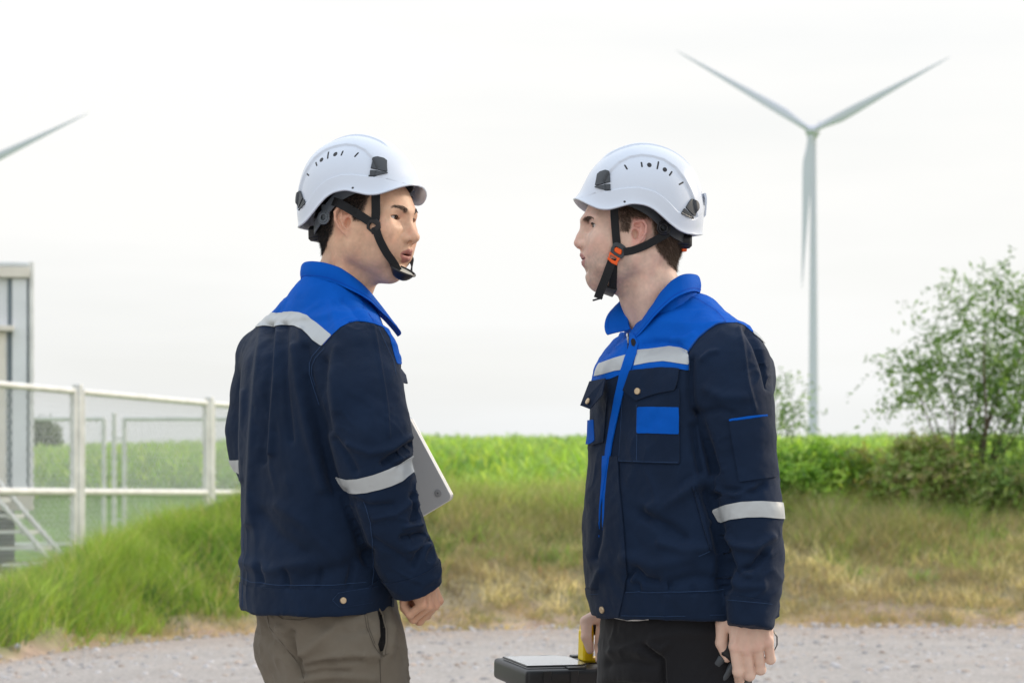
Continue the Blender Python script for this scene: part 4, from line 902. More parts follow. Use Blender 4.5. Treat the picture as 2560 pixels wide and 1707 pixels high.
        piece('clip', cr([(1042, 745), (1076, 698), (1110, 728), (1150, 758), (1174, 778), (1170, 794), (1110, 778), (1048, 752)]), sd, M_dark, -.001, .0035)
    # bracket at the back
    mb = MB(); 
    for y0 in (-.016, .016):
        mb.ribbon([(-0.1465, y0, .090), (-0.1495, y0, .078), (-0.1500, y0, .062), (-0.1490, y0, .048), (-0.1445, y0, .043)], [(-1, 0, .2), (-1, 0, .1), (-1, 0, 0), (-1, 0, -.1), (-1, 0, -.3)], .010, .0025)
    mb.ribbon([(-0.1490, 0, .090), (-0.1510, 0, .080), (-0.1510, 0, .068)], [(-1, 0, .2), (-1, 0, .1), (-1, 0, 0)], .036, .0025)
    mb.xform(lambda V_: V_ + np.array([.0055, 0, 0])); mb.xform(pose); mb.build('goggle_bracket', M_shell, root, True)
    # inner suspension band with its anchors and the size dial
    def around(L, w_, name, m, th_=.0022):
        for sd in (1, -1):
            pts = np.array([(a, sd * b, c_) for a, b, c_ in L]) * mm
            # round the path
            tt = np.linspace(0, len(pts) - 1, 30); pp = np.stack([np.interp(tt, np.arange(len(pts)), pts[:, q_]) for q_ in range(3)], 1)
            for _ in range(6): pp[1:-1] = (pp[:-2] + 2 * pp[1:-1] + pp[2:]) / 4
            nn = pp.copy(); nn[:, 2] = 0; nn[:, 0] += .01
            yield pp, nn
    mb = MB()
    for pp, nn in around([(84, 28, 84), (68, 54, 84), (40, 72, 80), (10, 80, 70), (-20, 83, 58), (-42, 84, 38), (-58, 81, 20), (-78, 70, 8), (-98, 46, 2), (-108, 22, 0), (-110, 0, 0)], 20, 'x', None): mb.ribbon(pp, nn, .020, .0025)
    mb.xform(pose); mb.build('suspension_band', M_grey if kind == 'A' else M_dark, root, True)
    for sd in (1, -1):
        mb = MB(); cc = np.array([-.052, sd * .0865, .0195]); a = np.arange(17) / 16 * 2 * np.pi
        mb.tube([cc + np.array([math.cos(q) * .0078, 0, math.sin(q) * .0078]) for q in a], .0026, 8, False)
        mb.tube([cc + np.array([math.cos(q) * .0115, -sd * .002, math.sin(q) * .0115]) for q in a], .0026, 8, False)
        mb.box(cc + np.array([.004, -sd * .004, .014]), (.018, .004, .022), bev=.001)
        mb.xform(pose); mb.build('anchor_ring', M_grey if kind == 'A' else M_black, root, True)
    mb = MB(); mb.box((-.101, 0, -.003), (.030, .086, .030), bev=.005); mb.box((-.096, 0, -.002), (.034, .094, .020), bev=.004)
    mb.xform(pose); mb.build('size_dial', M_black, root, True)
    mb = MB(); mb.box((-.102, .02, -.0200), (.010, .03, .008), bev=.0015); mb.xform(pose); mb.build('dial_mark', M_orange if kind == 'B' else M_black, root)
    return root
# ================================================================ people
M_navy = mat('navy_cloth', (.0036, .0135, .0380), .78, spec=.22, sheen=.05, noise=(9, .14), bump=(420, .0012, .30), weave=900)
M_navy_piece = mat('navy_cloth_panel', (.0038, .0139, .0390), .78, spec=.22, sheen=.05, noise=(14, .12), bump=(420, .0012, .30), weave=900)
M_stitch = mat('navy_stitching', (.030, .060, .130), .8, spec=.2)
M_blue = mat('royal_blue_cloth', (.0005, .092, .47), .8, spec=.15, sheen=.0, noise=(9, .10), bump=(420, .0012, .30), weave=900)
M_bstitch = mat('blue_stitching', (.003, .062, .42), .8, spec=.2)
M_tape = mat('silver_tape', (.43, .45, .455), .42, spec=.5, metal=.15, bump=(160, .0015, .3))
M_brass = mat('brass_snap', (.55, .42, .27), .38, metal=.6, bump=(300, .0005, .3))
M_khaki = mat('khaki_cotton', (.155, .132, .102), .85, spec=.2, sheen=.05, noise=(11, .12), bump=(500, .001, .35), weave=700)
M_black_cloth = mat('black_trouser_cloth', (.009, .009, .011), .85, spec=.25, sheen=.1, bump=(300, .001, .3))
M_white_cloth = mat('white_cotton', (.7, .68, .66), .9)
M_leather = mat('brown_leather', (.06, .035, .02), .5)
M_steel = mat('zip_metal', (.5, .5, .5), .3, metal=.9)
M_nail = mat('nail', (.62, .42, .36), .3)

FING = [(.094, .0270, (.044, .027, .022), .0096, .0078), (.098, .0085, (.049, .030, .023), .0098, .0079), (.093, -.0105, (.045, .028, .023), .0094, .0075), (.085, -.0285, (.035, .021, .019), .0086, .0069)]
def hand_mesh(pos, xd, zd, side, flex, thumb, scale=1.0, forearm=None, spread=(4, 1, -3, -8)):
    """side +1: thumb on +y. flex: per finger three angles; thumb: list of (dx,dy,dz) unit-ish segment directions"""
    xd = np.array(xd, float); xd /= np.linalg.norm(xd); zd = np.array(zd, float); zd -= xd * zd.dot(xd); zd /= np.linalg.norm(zd); yd = np.cross(zd, xd)
    g = Grid((-.06, -.098, -.115), (.205, .098, .04), .0016)
    # palm
    for i, (bx, by, L, r0, r1) in enumerate(FING):
        by = by * side; g.cone((.012, by * .55, -.001), .0135, (bx, by, -.001 - .003 * (i in (0, 3))), .0103 if i < 3 else .0093, k=.012)
    g.cone((.020, side * .018, -.010), .013, (.070, side * .022, -.012), .010, k=.014)
    g.cone((.018, side * -.020, -.010), .012, (.070, side * -.022, -.010), .009, k=.014)
    g.cone((-.050, 0, 0), .017, (-.010, 0, 0), .021, k=.010); g.cone((-.030, .009, 0), .019, (.004, .010, 0), .017, k=.01); g.cone((-.030, -.009, 0), .019, (.004, -.010, 0), .017, k=.01)
    nails = []
    for i, (bx, by, L, r0, r1) in enumerate(FING):
        p = np.array([bx, by * side, -.001]); a = 0; sp = rad(spread[i]) * side; rr = np.linspace(r0, r1, 4)
        for j in range(3):
            a += rad(flex[i][j]); d = np.array([math.cos(a) * math.cos(sp), math.cos(a) * math.sin(sp), -math.sin(a)]); q = p + d * L[j]
            g.cone(p, rr[j] * (1.04 if j else 1.0), q, rr[j + 1], k=.0012 if j else .0028)
            if j == 0: g.ell(p + np.array([0, 0, .0035]), (.0095, .0080, .0072), k=.004)
            if j == 1: g.ell(p + np.array([0, 0, .0]), (rr[j] * 1.08,) * 3, k=.003)
            p = q
    for i, (bx, by, L, r0, r1) in enumerate(FING[:4]):                   # tendons over the back of the hand
        g.cone((.030, by * .62 * side, .0105), .0022, (bx - .008, by * side, .0075), .0026, k=.004)
    # thumb
    p = np.array([.022, side * .020, -.010]); rr = [.0150, .0120, .0105, .0082]; LL = (.046, .033, .027)
    for j in range(3):
        d = np.array(thumb[j], float); d[1] *= side; d /= np.linalg.norm(d); q = p + d * LL[j]; g.cone(p, rr[j], q, rr[j + 1], k=.012 if j == 0 else .003); p = q
    V, Q = g.mesh(); V = smooth_v(V, Q, 1, .4) * scale
    R = np.stack([xd, yd, zd], 1)
    loc = V / scale
    C = np.ones((len(V), 1)) * np.ones(3); kn = np.zeros(len(V))
    for (bx, by, L, r0, r1) in FING: kn += np.exp(-(((loc[:, 0] - bx) / .012) ** 2 + ((loc[:, 1] - by * side) / .008) ** 2)) * (loc[:, 2] > 0)
    red = .45 * np.clip(kn, 0, 1) + .25 * np.clip(fbm(loc, .02, 2, 8), 0, 1) + .35 * sstep(-.03, -.08, loc[:, 2])
    C = C * (1 + .06 * fbm(loc, .006, 2, 2)[:, None]) * (1 - red[:, None] * np.array([.03, .22, .22]))
    return V @ R.T + np.array(pos), Q, C

def torso_fn(rows, sx, fx, p=2.3):
    "rows: (v, uL, uR, Y, ratio)  -> signed field of a rotated superelliptic trunk; sx,fx: across and forward directions"
    rows = sorted(rows, key=lambda r: -r[0]); zs, cx, cy, aa, bb = [], [], [], [], []
    for v, uL, uR, Y, rt in rows:
        l, r = P(uL, v, Y), P(uR, v, Y); hw = (r[0] - l[0]) / 2; a = hw / math.sqrt(sx[0] ** 2 + (rt * fx[0]) ** 2)
        zs.append(l[2]); cx.append((l[0] + r[0]) / 2); cy.append(Y); aa.append(a); bb.append(a * rt)
    zs = np.array(zs)
    def sm(y, z):
        g = np.linspace(zs[0], zs[-1], 200); v = np.interp(g, zs, y); kx = np.exp(-(np.arange(-14, 15) / 6.) ** 2); kx /= kx.sum(); v = np.convolve(np.pad(v, 14, 'edge'), kx, 'valid'); return np.interp(z, g, v).astype(np.float32)
    def fn(X, Y, Z):
        z = Z.ravel(); c0 = sm(cx, z)[None, None]; c1 = sm(cy, z)[None, None]; a = sm(aa, z)[None, None]; b = sm(bb, z)[None, None]
        u = ((X - c0) * sx[0] + (Y - c1) * sx[1]) / a; w_ = ((X - c0) * fx[0] + (Y - c1) * fx[1]) / b
        d = (np.abs(u) ** p + np.abs(w_) ** p) ** (1 / p); r = (d - 1) * np.minimum(a, b)
        return np.maximum(r, np.maximum(zs[0] - Z, Z - zs[-1]))
    lo = (min(cx) - max(aa), min(cy) - max(aa), zs[0]); hi = (max(cx) + max(aa), max(cy) + max(aa), zs[-1])
    return fn, lo, hi
def ridges(V, Nn, scale, amp, stretch, seed, R=None, power=5):
    "thin irregular wrinkles; stretch gives their lay"
    q = V if R is None else V @ R; q = q * np.array(stretch); q = q + .35 * scale * np.stack([fbm(q, scale * 1.3, 2, seed + i) for i in range(3)], 1)
    r = (1 - np.abs(vnoise(q, scale, seed + 7))) ** power; m = sstep(-.2, .35, fbm(V, scale * 2.2, 2, seed + 9))
    return V + Nn * (amp * (r - .25) * m)[:, None]
def crease(V, Nn, lines, ymax=None, side=-1):
    "folds in the cloth: (polyline in picture units, width, amount in mm)"
    u, v = uvs(V); D = np.zeros(len(V)); wf = np.clip(side * Nn[:, 1] * 2.5 + .5, 0, 1)
    for L, wd, am in lines:
        d = polyline_d(u, v, L); end = 1
        D += am * 1.9 * mm * np.exp(-(d / wd) ** 2)
    return V + Nn * (D * wf)[:, None]
def cut_line(L, w_):
    def f(V, Nn):
        u, v = uvs(V); return polyline_d(u, v, L) - w_ / 2
    return f
def seam_line(name, sf, L, wpx, m, parent, off=.001, th=.0006):
    "a narrow line of thread or piping that follows the cloth"
    pts = []; L = np.array(L, float)
    for i in range(len(L) - 1):
        n = max(2, int(np.linalg.norm(L[i + 1] - L[i]) / 3.5)); pts += [L[i] + (L[i + 1] - L[i]) * t for t in np.linspace(0, 1, n, endpoint=(i == len(L) - 2))]
    pts = np.array(pts); lo, hi = pts.min(0) - 12, pts.max(0) + 12; k = (sf.u > lo[0]) & (sf.u < hi[0]) & (sf.v > lo[1]) & (sf.v < hi[1]) & (sf.N[:, 1] < .05); VV, NN, U, W_ = sf.V[k], sf.N[k], sf.u[k], sf.v[k]
    Pn, Nn = [], []
    for p in pts:
        d = (U - p[0]) ** 2 + (W_ - p[1]) ** 2; j = np.argsort(d)[:14]; y0 = VV[j, 1].min(); j = j[VV[j, 1] < y0 + .02]; w_ = 1 / (d[j] + 1.5); w_ /= w_.sum(); Pn.append(P(p[0], p[1], (VV[j, 1] * w_).sum())); Nn.append((NN[j] * w_[:, None]).sum(0))
    Pn, Nn = np.array(Pn), np.array(Nn)
    for _ in range(2): Pn[1:-1, 1] = (Pn[:-2, 1] + 2 * Pn[1:-1, 1] + Pn[2:, 1]) / 4
    Nn /= np.linalg.norm(Nn, axis=1)[:, None]; mb = MB(); mb.ribbon(Pn + Nn * off, Nn, wpx * .00085, th); return mb.build(name, m, parent, True)
def cut_y(lo=None, hi=None):
    def f(V, Nn):
        r = np.full(len(V), -1.)
        if lo is not None: r = np.maximum(r, lo - V[:, 1])
        if hi is not None: r = np.maximum(r, V[:, 1] - hi)
        return r
    return f
def cut_plane(p, n):
    p = np.array(p); n = np.array(n, float); n /= np.linalg.norm(n); return lambda V, Nn: (V - p) @ n
def snap(parent, u, v, surf, r=.0062, name='snap_button', ymax=9, off=0):
    d = (surf.u - u) ** 2 + (surf.v - v) ** 2 + (surf.N[:, 1] > 0) * 1e6 + (surf.V[:, 1] > ymax) * 1e6; i = np.argmin(d); near = np.argsort(d)[:30]; p = surf.V[near].mean(0); n = surf.N[near].mean(0); n /= np.linalg.norm(n)
    p = p + P(u, v, p[1]) - P(surf.u[i], surf.v[i], p[1])
    p = p + n * off
    mb = MB(); prof = [(-.001, r * .98), (.0030, r), (.0038, r * .93), (.0042, r * .7), (.0038, r * .55), (.0038, .0001)]
    mb.tube([p + n * a for a, _ in prof], [b for _, b in prof], 20); mb.build(name, M_brass, parent, True)
def collar(parent, m, C, f, s, zb, zf, r=.070, hb=.030, tip=.05, wing=.03, front_gap=.10, pw=1.3, far_hb=0, squeeze=0):
    f = np.array([*f, 0.]); s = np.array([*s, 0.]); na = 81; al = np.linspace(-math.pi + front_gap, math.pi - front_gap, na)
    rows = []
    for a in al:
        q = (1 - math.cos(a)) / 2; d = -f * math.cos(a) + s * math.sin(a); fr = sstep(.55, 1.0, q); fw = (far_hb if a < 0 else 0) * fr; wob = .0012 * math.sin(a * 5)
        z0 = zb - (zb - zf) * q ** pw
        rx = r * (1 + .05 * math.cos(a * 2)) * (1 - squeeze * fr); c0 = np.array([C[0], C[1], 0.])
        P0 = c0 + d * (rx + .006) + np.array([0, 0, z0 - .058])                      # inner foot
        P1 = c0 + d * (rx - .003) + np.array([0, 0, z0 - .008])
        P2 = c0 + d * (rx + .0015) + np.array([0, 0, z0])                            # fold
        P3 = c0 + d * (rx + .0065) + np.array([0, 0, z0 - .005])
        tp = tip[0] if a > 0 else tip[1]; tipv = (f * tp + np.array([0, 0, -tp * .6 * (1 - (fw > 0))]) + s * np.sign(a) * wing * tp / .03) * fr ** 2.5
        P5 = c0 + d * (rx + .007 + .016 * sstep(.1, .6, q) + wob) + np.array([0, 0, z0 - hb * (1 - fw)]) + tipv
        P4 = P3 * .5 + P5 * .5 + d * .003
        rows.append([P0, P1, P2, P3, P4, P5])
    A = np.array(rows); n2 = A.shape[1]
    # subdivide across
    tt = np.linspace(0, n2 - 1, 26); B = np.stack([np.stack([np.interp(tt, np.arange(n2), A[i, :, k]) for k in range(3)], 1) for i in range(na)])
    for _ in range(3): B[:, 1:-1] = (B[:, :-2] + 2 * B[:, 1:-1] + B[:, 2:]) / 4
    V = B.reshape(-1, 3); w_ = B.shape[1]; i, j = np.meshgrid(np.arange(na - 1), np.arange(w_ - 1), indexing='ij')
    Q = np.stack([i * w_ + j, i * w_ + j + 1, (i + 1) * w_ + j + 1, (i + 1) * w_ + j], -1).reshape(-1, 4); T = q2t(Q); Nn = normals(V, T)
    V = V + Nn * (fbm(V, .03, 2, 5) * .0015)[:, None]
    V2, F = thicken(V, Nn, T, -.001, .002); o = link('collar', mesh_np('collar', V2, F), m, parent)
    # line of stitching inside the edge
    rowi = w_ - 3; pts = V.reshape(na, w_, 3)[:, rowi]; nn = Nn.reshape(na, w_, 3)[:, rowi]
    sgn = 1 if (nn * (pts - pts.mean(0))).sum() > 0 else -1
    mb = MB(); mb.ribbon(pts + nn * sgn * .0010, nn * sgn, .0010, .0005); mb.build('collar_stitching', M_bstitch, o, True)
    return o
def leg_fn(g, pts, rs, k=.03): g.chain(pts, rs, k=k)
def shoe(parent, pos, f, name='shoe'):
    f = np.array([*f, 0.]); g = Grid((-.11, -.07, -.01), (.21, .07, .14), .004)
    g.cone((-.05, 0, .04), .038, (.06, 0, .045), .036, k=.02); g.ell((.13, 0, .035), (.065, .045, .038), k=.03); g.cone((-.04, 0, .05), .036, (-.045, 0, .12), .045, k=.02)
    g.op(lambda X, Y, Z: (.004 - Z) + 0 * X + 0 * Y, (-.2, -.2, -.1), (.3, .3, .2), .002, 's2') if False else None
    V, Q = g.mesh(); V[:, 2] = np.maximum(V[:, 2], .003); R = np.array([[f[0], -f[1], 0], [f[1], f[0], 0], [0, 0, 1.]])
    link(name, mesh_np(name, V @ R.T + np.array(pos), Q), M_leather, parent)
def field_cut(F, ax, p, n):
    n = np.array(n, float); n /= np.linalg.norm(n)
    return (ax[0][:, None, None] - p[0]) * n[0] + (ax[1][None, :, None] - p[1]) * n[1] + (ax[2][None, None, :] - p[2]) * n[2]
def jacket_mesh(lo, hi, torso, rows_cones, arms, hem, h=.0036):
    g = Grid(lo, hi, h); fn, a, b = torso; g.op(fn, a, b, .02)
    for c in rows_cones: g.cone(*c, k=.05)
    d = field_cut(g.F, g.ax, hem[0], hem[1]); g.F = np.maximum(g.F, -d)
    for pts, rs, k in arms:
        g2 = Grid(lo, hi, h); g2.chain(pts, rs, k=.03)
        e = np.array(pts[-1]) ; dr = e - np.array(pts[-2]); 
        # open end: flat at the cuff
        g2.F = np.maximum(g2.F, np.where(field_cut(g2.F, g2.ax, e, dr) < .12, field_cut(g2.F, g2.ax, e, dr), -1))
        hh = np.maximum(k - np.abs(g.F - g2.F), 0) / k
        top = sstep(pts[1][2] - .10, pts[0][2] - .02, g.ax[2])[None, None, :]
        g.F = np.minimum(g.F, g2.F) - hh * hh * k * .25 * top
    return g
# ---------------------------------------------------------------- the worker on the left, seen from behind his right shoulder
def build_A():
    root = empty('person', (-.36, 5.0, 0)); tag(root, 'worker seen from behind in navy and blue jacket with khaki trousers, laptop under his arm', 'person', 'two workers facing each other')
    k = dict(wide=1.03, brow=-.0035, socket=-.004, nose=.001, nosez=-.004, nosew=1.32, open=.0034, slant=rad(6), lip=1.22, mouth=.0013, mouthz=-.003, ear=1.14, earred=.55,
             skin=(.68, .425, .285), lipcol=(.42, .17, .14), hair=(.018, .015, .014), haircol=(.016, .013, .012), browcol=(.045, .034, .027), browt=1.15, browz=.0415, beard=.32, red=.95, browp=.45,
             gaze=(1, .25, -.02), iris=(.03, .015, .008), scalp=.8, hairlen=.011, chin=-.006, chinz=.003, eyez=.003, tip=1.22, bridge=-.001, lash=1.5)
    R = rotz(rad(-27)) @ roty(rad(5)); ear = P(799.6, 520.2, 4.925); t = ear + np.array([.034, .067, 0]); hp = posed(R, t)
    hV, hQ = head_mesh(k); hN = normals(hV, hQ); hC = head_color(hV, hN, k)
    f, s = np.array([.85, .53]), np.array([.53, -.85])
    # ---- arms and trunk of the jacket
    near = [P(822, 822, 4.86), P(827, 905, 4.84), P(848, 1000, 4.825), P(862, 1080, 4.825), P(876, 1140, 4.835), P(903, 1220, 4.85), P(936, 1295, 4.87), P(957, 1356, 4.885)]
    nr = [.066, .0745, .0735, .0625, .0600, .0570, .0515, .0480]
    far = [P(616, 824, 5.14), P(610, 900, 5.165), P(600, 985, 5.18), P(606, 1035, 5.18), P(660, 1085, 5.22), P(735, 1105, 5.26), P(800, 1118, 5.29)]
    fr_ = [.060, .062, .062, .061, .056, .050, .044]
    rows = [(1412, 556, 900, 4.99, .84), (1340, 555, 905, 4.99, .84), (1200, 555, 905, 4.99, .82), (1060, 556, 912, 4.99, .82), (950, 556, 914, 4.99, .80), (880, 558, 906, 4.99, .78), (820, 560, 890, 5.0, .72), (775, 588, 868, 5.0, .66), (745, 640, 842, 5.0, .60)]
    T_ = torso_fn(rows, s, f)
    cones = [(P(745, 716, 5.01), .060, P(826, 818, 4.87), .062), (P(752, 714, 5.01), .058, P(618, 822, 5.13), .061), (P(760, 715, 5.0), .058, P(760, 820, 5.0), .085), (P(800, 760, 5.02), .05, P(848, 835, 5.02), .052)]
    hem_p = [P(550, 1389, 5.08), P(700, 1410, 4.87), P(925, 1395, 4.97)]; hn = np.cross(hem_p[1] - hem_p[0], hem_p[2] - hem_p[0]); hn /= np.linalg.norm(hn); hn *= np.sign(hn[2])
    g = jacket_mesh((-.60, 4.68, .84), (-.10, 5.40, 1.62), T_, cones, [(near, nr, .022), (far, fr_, .02)], (hem_p[0], hn))
    V, Q = g.mesh(); V = smooth_v(V, Q, 3, .5); Nn = normals(V, Q)
    u, v = uvs(V)
    # loose cloth: broad vertical folds down the back, small rumpling on the sleeves
    q = V.copy(); q[:, 2] *= .22; D = .0060 * fbm(q, .06, 2, 3) + .0016 * fbm(V, .035, 2, 6) + .0014 * fbm(V @ rotx(.6), .018, 2, 8)
    V = V + Nn * D[:, None]; Nn = normals(V, Q)
    arm_ = sstep(P(760, 900, 4.9)[0], P(800, 900, 4.9)[0], V[:, 0])[:, None] * (V[:, 1:2] < 4.96)
    Va = ridges(V, Nn, .042, .0042, (1, 1, 2.2), 301, rotx(.3) @ roty(.5)); Vt = ridges(V, Nn, .055, .0046, (1.3, 1.3, .22), 311); V = Va * arm_ + Vt * (1 - arm_); Nn = normals(V, Q)
    V = crease(V, Nn, [
        ([(604, 752), (592, 860), (580, 1010), (572, 1200)], 9, 4), ([(625, 752), (612, 900), (604, 1060)], 8, -4.5), ([(640, 752), (634, 880), (622, 1040)], 7, 4.5), ([(656, 750), (654, 860), (668, 1010)], 8, -4),
        ([(676, 800), (688, 900), (712, 1010), (740, 1120)], 12, 5), ([(700, 800), (716, 905), (742, 1020), (770, 1130)], 11, -6), ([(690, 760), (704, 850)], 9, 3),
        ([(745, 830), (738, 900), (752, 985)], 10, -5), ([(775, 800), (764, 860), (772, 940)], 12, 4),
        ([(858, 750), (872, 830), (888, 930), (893, 1000)], 3.5, 2.2), ([(800, 1020), (850, 1040), (900, 1030), (940, 1005)], 9, 3.5), ([(880, 1062), (915, 1040), (944, 1020)], 7, -7), ([(905, 1060), (935, 1046)], 5, 4), ([(770, 1010), (800, 1050), (815, 1080)], 9, -4),
        ([(812, 1150), (850, 1165), (900, 1160)], 8, -3.5), ([(860, 1190), (910, 1180), (950, 1150)], 7, 3), ([(950, 1140), (958, 1170), (950, 1195)], 7, -6), ([(930, 1210), (965, 1205)], 6, 5), ([(925, 1235), (975, 1225)], 7, -6), ([(940, 1262), (985, 1250)], 7, 5), ([(948, 1300), (965, 1260), (990, 1240)], 6, -4), ([(860, 1240), (900, 1265), (940, 1290)], 8, -3),
        ([(600, 1180), (640, 1230), (700, 1270)], 16, -4), ([(640, 1160), (700, 1200), (780, 1290)], 16, 4), ([(560, 1290), (620, 1310), (700, 1290)], 14, 4), ([(700, 1330), (780, 1300), (850, 1270)], 14, -4), ([(600, 1335), (598, 1300)], 7, -4), ([(660, 1342), (655, 1312)], 7, -4), ([(730, 1345), (736, 1310)], 7, -4), ([(800, 1340), (812, 1300)], 7, -4),
        ([(790, 1130), (815, 1200), (845, 1290)], 10, -5), ([(560, 900), (556, 1000), (553, 1100)], 7, 3),
        ([(735, 700), (700, 725)], 8, 2), ([(655, 690), (640, 715)], 6, 2), ([(790, 690), (830, 735)], 8, -2.5), ([(760, 700), (775, 760)], 10, 2)])
    jk = link('jacket', mesh_np('jacket', V, Q), M_navy, root)
    sf = Surf(V, Q)
    armhole = [(762.5, 770), (768, 765), (781.5, 752), (801, 742), (819, 738), (840.6, 739.6), (860, 744), (880, 752)]
    st_top = [(606, 722.5), (627, 719), (650, 719), (652, 717), (673, 716), (690, 719), (706, 726), (726, 740.6), (745.5, 757), (762.5, 770)]
    st_bot = [(739, 795), (719, 782), (706, 768.5), (693, 757), (676.6, 749), (660, 746), (637, 749), (632, 750), (604, 749), (585, 752), (567, 763.5), (545, 790)]
    sf.piece('yoke', [cut_poly([(520, 800), (575, 757), (606, 724)] + st_top[1:] + armhole[1:] + [(895, 775), (906, 818), (912, 836), (960, 836), (960, 640), (850, 540), (640, 540), (540, 690)])], M_blue, jk, .0004, .0010)
    sf.piece('reflective_stripe', [cut_poly(st_top + st_bot + [(520, 780), (575, 745)])], M_tape, jk, .0010, .0012)
    sf.piece('reflective_stripe', [cut_poly([(900, 790), (930, 790), (930, 812), (905, 815)]), cut_y(4.9, 4.99), lambda V_, N_: .55 - N_[:, 0]], M_tape, jk, .0010, .0012)
    sf.piece('reflective_band', [cut_poly([(770, 1094), (776, 1096), (795.5, 1101.4), (820, 1100), (856, 1091), (891.5, 1078), (916.4, 1066), (936, 1052.7), (960, 1040), (965, 1075), (944.8, 1087), (923.5, 1104), (898.6, 1115.6), (870, 1124.5), (841.7, 1131), (820, 1133.4), (804, 1132), (790, 1124), (778, 1108)]), cut_y(None, 4.915)], M_tape, jk, .0010, .0012)
    sf.piece('reflective_band', [cut_poly([(500, 1048), (530, 1057), (549, 1056), (620, 1060), (620, 1092), (552, 1088), (515, 1070)]), cut_y(5.06)], M_tape, jk, .0010, .0012)
    # waistband and cuffs stand a little proud of the cloth
    hp0 = hem_p[0]
    wb = sf.piece('waistband', [cut_plane(hp0 + hn * .0505, hn), cut_y(4.60), lambda V_, N_: -(V_ - hp0) @ hn + .0004, lambda V_, N_: np.where((V_[:, 1] < 4.915) & (V_[:, 0] > P(868, 1300, 4.88)[0]), 1., -1.)], M_navy_piece, jk, .0003, .0016)
    cd = near[-1] - near[-2]; cd /= np.linalg.norm(cd)
    armc = lambda V_, N_: np.where((V_[:, 1] < 4.955) & (np.linalg.norm(V_ - near[-1], axis=1) < .095), -1., 1.)
    sf.piece('cuff', [armc, cut_plane(near[-1], cd) if False else (lambda V_, N_: -((V_ - near[-1]) @ cd + .043)), lambda V_, N_: (V_ - near[-1]) @ cd - .002], M_navy_piece, jk, .0003, .0018)
    fd = far[-1] - far[-2]; fd /= np.linalg.norm(fd)
    sf.piece('cuff', [lambda V_, N_: np.where(np.linalg.norm(V_ - far[-1], axis=1) < .085, -1., 1.), lambda V_, N_: -((V_ - far[-1]) @ fd + .045)], M_navy_piece, jk, .0003, .0018)
    tab = sf.piece('waist_tab', [cut_poly([(763.5, 1377), (776, 1361), (868, 1346), (869, 1380), (781, 1395)]), cut_face, cut_y(None, 4.97)], M_navy_piece, jk, .0018, .0016)
    snap(tab or jk, 786.6, 1378, sf, ymax=4.99, off=.0032)
    for L, w_ in (([(739, 795), (719, 818), (711, 837), (710, 857), (719, 883), (735, 930)], 1.3), ([(746, 800), (726, 822), (718, 840), (717, 860), (726, 886)], 1.0), ([(868, 752), (903, 830), (908, 860)], 1.2),
                  ([(763.5, 1377), (776, 1361), (866, 1346)], 1.0), ([(763.5, 1378), (781, 1395), (866, 1381)], 1.0), ([(549, 1322), (577, 1336), (640, 1343), (700, 1344), (765, 1343), (840, 1336)], 1.0), ([(561, 1200), (559, 1400)], 1.0), ([(860, 742), (845, 720), (828, 690)], 1.2),
                  ([(853, 1343), (860, 1290), (852, 1200), (836, 1150)], 1.1), ([(800, 741), (819, 736.5), (841, 737.6), (862, 742)], 1.0)):
        seam_line('stitching', sf, L, w_, M_stitch if L[0][1] > 750.5 else M_bstitch, jk, .0016)
    seam_line('stitching', sf, [(765, 770), (744, 793)], 1.0, M_bstitch, jk, .0024)
    # breast pocket flap on the far front
    flap = MB(); a = P(909, 832, 4.97); b = P(916, 870, 4.95); 
    flap.ribbon([P(903, 838, 4.99), P(915, 856, 4.975), P(928, 880, 4.965)], [(.8, -.5, .2)] * 3, [.05, .045, .02], .0025); flap.build('pocket_flap', M_navy_piece, jk, True)
    # collar
    C = P(785, 690, 5.02); zb = P(0, 605, 5.02)[2]; zf = P(0, 712, 4.98)[2]
    collar(jk, M_blue, (C[0], C[1]), f, s, zb, zf, r=.070, hb=.034, tip=(.020, .020), wing=.010)
    # ---- hands and the hidden body: one skin mesh
    fl = [(62, 78, 42)] * 2 + [(66, 82, 45), (68, 84, 48)]
    h1, q1, c1 = hand_mesh(P(957, 1281, 4.885), (.30, .12, -.95), (.80, -.52, .26), 1, [(58, 74, 40), (62, 80, 42), (66, 84, 45), (68, 86, 48)], [(.8, .55, -.45), (.9, -.1, -.5), (.7, -.6, -.4)], 1.0)
    h2, q2, c2 = hand_mesh(P(800, 1120, 5.29), (.40, .40, -.80), (.3, .75, .4), -1, [(20, 50, 35)] * 4, [(.7, .6, -.5), (.9, .2, -.4), (.9, 0, -.3)], 1.0)
    Hh = hp(hV)
    Vb = [Hh, h1, h2]; Qb = [hQ, q1, q2]; Cb = [hC, c1 * np.array(k['skin']) * np.array([.98, .93, .92]), c2 * np.array(k['skin'])]
    g = Grid((-.60, 4.7, .02), (-.10, 5.35, 1.58), .010)
    g.chain([P(770, 720, 5.02), P(760, 780, 5.0), P(735, 860, 5.0), P(732, 1330, 5.0)], [.045, .05, .09, .10], k=.03); g.chain(near[:7], [.04, .04, .04, .04, .038, .034, .026], k=.02); g.chain(far[:6], [.035] * 5 + [.026], k=.02)
    g.chain([P(800, 1400, 4.95), P(836, 1568, 4.93), (-.33, 4.93, .1)], [.06, .06, .04], k=.03); g.chain([P(700, 1400, 5.04), P(722, 1568, 5.07), (-.42, 5.09, .1)], [.06, .055, .04], k=.03)
    v3, q3 = g.mesh(); Vb.append(v3); Qb.append(q3); Cb.append(np.tile(k['skin'], (len(v3), 1)))
    o = 0; QQ = []
    for a, b in zip(Vb, Qb): QQ.append(b + o); o += len(a)
    me = mesh_np('body', np.concatenate(Vb), np.concatenate(QQ)); set_col(me, np.concatenate(Cb)); body = link('body', me, M_skin, root)
    face_extras(root, hp, k, hV, q2t(hQ), hN)
